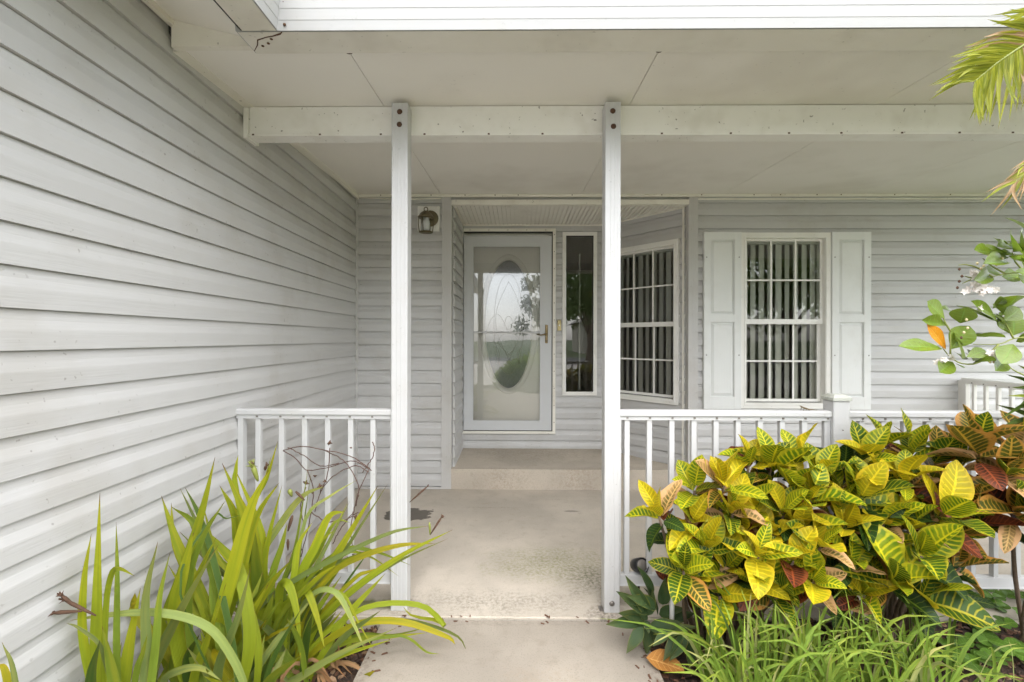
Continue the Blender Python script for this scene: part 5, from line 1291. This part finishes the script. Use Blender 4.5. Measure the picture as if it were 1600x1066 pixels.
for k in range(7):
    a = k*0.9+0.3; d = Vector((math.cos(a), math.sin(a), 0))
    if d.x < -0.1: continue
    frond([crown, crown+d*.35+Vector((0, 0, .3)), crown+d*.8+Vector((0, 0, .25)), crown+d*1.15+Vector((0, 0, -.15))], .26, 60, .014, .05, 12, .2)

# ---- dark strap leaved plant at the right edge
dp = empty('dark_leaf_plant', tuple(at(1640, 980, 2.02)), 'dark green long leaved plant at the right edge above the orange veined croton', 'plant')
c0_ = at(1660, 690, 2.0)
MB().tube([at(1660, 985, 2.02), c0_], [.012, .009], 7).build('stem', M_stem, dp)
for (x, y, y1) in ((1556, 632, 655), (1552, 676, 662), (1562, 655, 640), (1580, 605, 620), (1572, 585, 610), (1590, 570, 600), (1568, 690, 672), (1585, 640, 630), (1600, 560, 590), (1574, 618, 632), (1600, 720, 700), (1620, 540, 590), (1700, 560, 600), (1750, 640, 640), (1740, 700, 680)):
    D = 1.95+rnd.uniform(-.06, .08)
    strap([c0_, at((x+1660)/2, y1-6, D), at(x, y, D-.03)], .024, ST['dark'] if rnd.random() < .75 else ST['green'], dp, 'leaf', roll=rnd.uniform(-.8, .8), n=9, taper=.4)

# ---- odds and ends in the right bed
fl = empty('fallen_leaf', tuple(at(1030, 1050, 1.9)), 'large dry orange leaf lying at the edge of the walkway', 'leaf')
B = atz(1010, 1032, 0.0); T = atz(1062, 1048, -0.01)
leaf(B+Vector((0, 0, .012)), T-B, Vector((0.1, -.55, 1)), .15, .085, M_fallen, fl, 'croton', name='blade', variant=1)
MB().tube([B+Vector((-.018, .012, .004)), B+Vector((0, 0, .012))], .0018, 5).build('stalk', M_stem, fl)
sk = at(1050, 947, 1.96); b = Vector((sk.x, sk.y, -0.06))
e_ = empty('garden_stake', tuple(b), 'thin white plastic stake standing among the dark green rosettes', 'stake')
MB().tube([b, Vector((sk.x, sk.y, sk.z+.18))], .0105, 10).build('pole', M_stake, e_)
MB().lathe([(.0107, 0), (.0112, .003), (.009, .012), (.002, .014)], Matrix.Translation((sk.x, sk.y, sk.z+.18)), 10).build('cap', M_stake, e_)
sp = at(998, 880, 2.26)
e_ = empty('garden_spotlight', (sp.x, sp.y, 0), 'small black spotlight on the porch floor behind the railing by the right post', 'spotlight')
MB().tube([(sp.x, sp.y, .0), (sp.x, sp.y, sp.z-.02)], .006, 7).build('spike', M_black, e_)
Ms = Matrix.Translation((sp.x, sp.y, sp.z-.01)) @ Matrix.Rotation(R(65), 4, 'X') @ Matrix.Rotation(R(20), 4, 'Y')
MB().lathe([(.012, -.05), (.030, -.03), (.034, .0), (.036, .035), (.033, .038), (.030, .030)], Ms, 14).build('housing', M_black, e_)
MB().lathe([(.0295, .028), (.026, .031), (.004, .033)], Ms, 14).build('lens', M_screw, e_)

m = MB()
for i in range(70):
    sd_ = rnd.choice((-1, 1)); x = (-0.637 if sd_ < 0 else 0.577)-sd_*abs(rnd.gauss(0, .05)); y = rnd.uniform(1.5, 2.16); L = rnd.uniform(.004, .014)
    if rnd.random() < .25: x, y = rnd.uniform(-.6, .55), 2.166+rnd.gauss(0, .012)
    m.prism([(-L, -L*.25), (L, -L*.3), (L*.8, L*.3), (-L*.7, L*.25)], 0, .0025, Matrix.Translation((x, y, (-.011 if y < 2.164 else .001))) @ Matrix.Rotation(rnd.uniform(0, 6.28), 4, 'Z'))
tag(m.build('leaf_litter', M_chip[1]), 'crumbs of bark and leaf litter along the walkway edges', 'litter', kind='stuff')
# ================================================================== ACROSS THE STREET (seen in the glass)
def tree(x, y, h, r, label, seed, nl=3400):
    q = random.Random(seed)
    e_ = empty('shade_tree', (x, y, -.14), label, 'tree', 'trees across the front lawn')
    m = MB(); top = Vector((x, y, h*.55))
    m.tube([(x, y, -.14), (x+.1, y, h*.25), top], [h*.035, h*.026, h*.018], 9)
    for k in range(7):
        a = k*.9+q.uniform(0, .5); m.tube([Vector((x, y, h*(.25+.04*k))), Vector((x+math.cos(a)*r*.4, y+math.sin(a)*r*.4, h*(.45+.05*k))), Vector((x+math.cos(a)*r*.8, y+math.sin(a)*r*.8, h*(.5+.06*k)))], [h*.014, h*.009, h*.003], 6)
    m.build('trunk', M_bark, e_)
    m = MB(); cl = [(Vector((q.gauss(0, .42), q.gauss(0, .42), q.gauss(0, .34)))) for k in range(26)]
    for i in range(nl):
        c = q.choice(cl); p = Vector((x+(c.x+q.gauss(0, .15))*r, y+(c.y+q.gauss(0, .15))*r, h*.66+(c.z+q.gauss(0, .13))*h*.42))
        a = Vector((q.gauss(0, 1), q.gauss(0, 1), q.gauss(0, 1))).normalized()*.13; b = a.orthogonal().normalized()*.06
        m.add([p-a, p+b, p+a, p-b], [(0, 1, 2, 3)], False, [(.5, 0), (1, .5), (.5, 1), (0, .5)])
    m.build('crown', M_treeleaf, e_)
tree(2.7, -8.0, 4.6, 1.7, 'leafy shade tree on the front lawn, reflected in the narrow window', 3, 2300)
tree(1.7, -16.0, 4.2, 1.5, 'small leafy tree near the road, reflected at the right of the storm door', 5)
tree(9.2, -7.5, 5.0, 2.4, 'broad leafy shade tree on the lawn, reflected in the shuttered window', 8)
tree(-9, -30, 8, 3.6, 'distant shade tree across the road', 9)
hd = empty('hedge', (0.25, -2.9, -.14), 'rounded green hedge beside the front walk, reflected in the door glass', 'hedge')
m = MB(); q = random.Random(4)
for (hx2, hy2, hz2, hr) in ((.05, -2.9, .30, .42), (.50, -2.95, .38, .48), (-.25, -3.1, .18, .34), (.80, -3.1, .22, .40), (.3, -2.75, .1, .4)):
    for i in range(1300):
        d = Vector((q.gauss(0, 1), q.gauss(0, 1), q.gauss(0, 1))).normalized()
        p = Vector((hx2, hy2, hz2))+d*hr*q.uniform(.75, 1.2)
        if p.z < -.12: continue
        a = (d+Vector((q.gauss(0, .7), q.gauss(0, .7), q.gauss(.3, .7)))).normalized()*.07; b = a.orthogonal().normalized()*.03
        m.add([p-a, p+b, p+a, p-b], [(0, 1, 2, 3)], False, [(.5, 0), (1, .5), (.5, 1), (0, .5)])
m.build('foliage', M_hedge, hd)
MB().tube([(.25, -2.95, -.14), (.3, -2.95, .3)], [.05, .03], 8).build('stem', M_stem, hd)
for (x, wd, lab) in ((-12, 13, 'cream stucco neighbour house across the road, left of the reflected lawn'), (14, 15, 'cream stucco neighbour house across the road, right of the reflected lawn')):
    e_ = empty('neighbour_house', (x, -38, -.14), lab, 'house', 'houses across the road')
    sbox('wall', M_stucco, e_, x-wd/2, x+wd/2, -44, -36, -.14, 3)
    MB().add([(x-wd/2-.5, -35.4, 2.95), (x+wd/2+.5, -35.4, 2.95), (x+wd/2+.5, -44.6, 2.95), (x-wd/2-.5, -44.6, 2.95), (x-wd/2+3, -40, 5), (x+wd/2-3, -40, 5)], [(0, 1, 5, 4), (2, 3, 4, 5), (1, 2, 5), (3, 0, 4)]).build('roof', M_roofshingle, e_)
    for k in (-.3, .05, .34): sbox('window', M_gasketgap, e_, x+wd*k-.7, x+wd*k+.7, -35.99, -35.93, .9, 2.2)
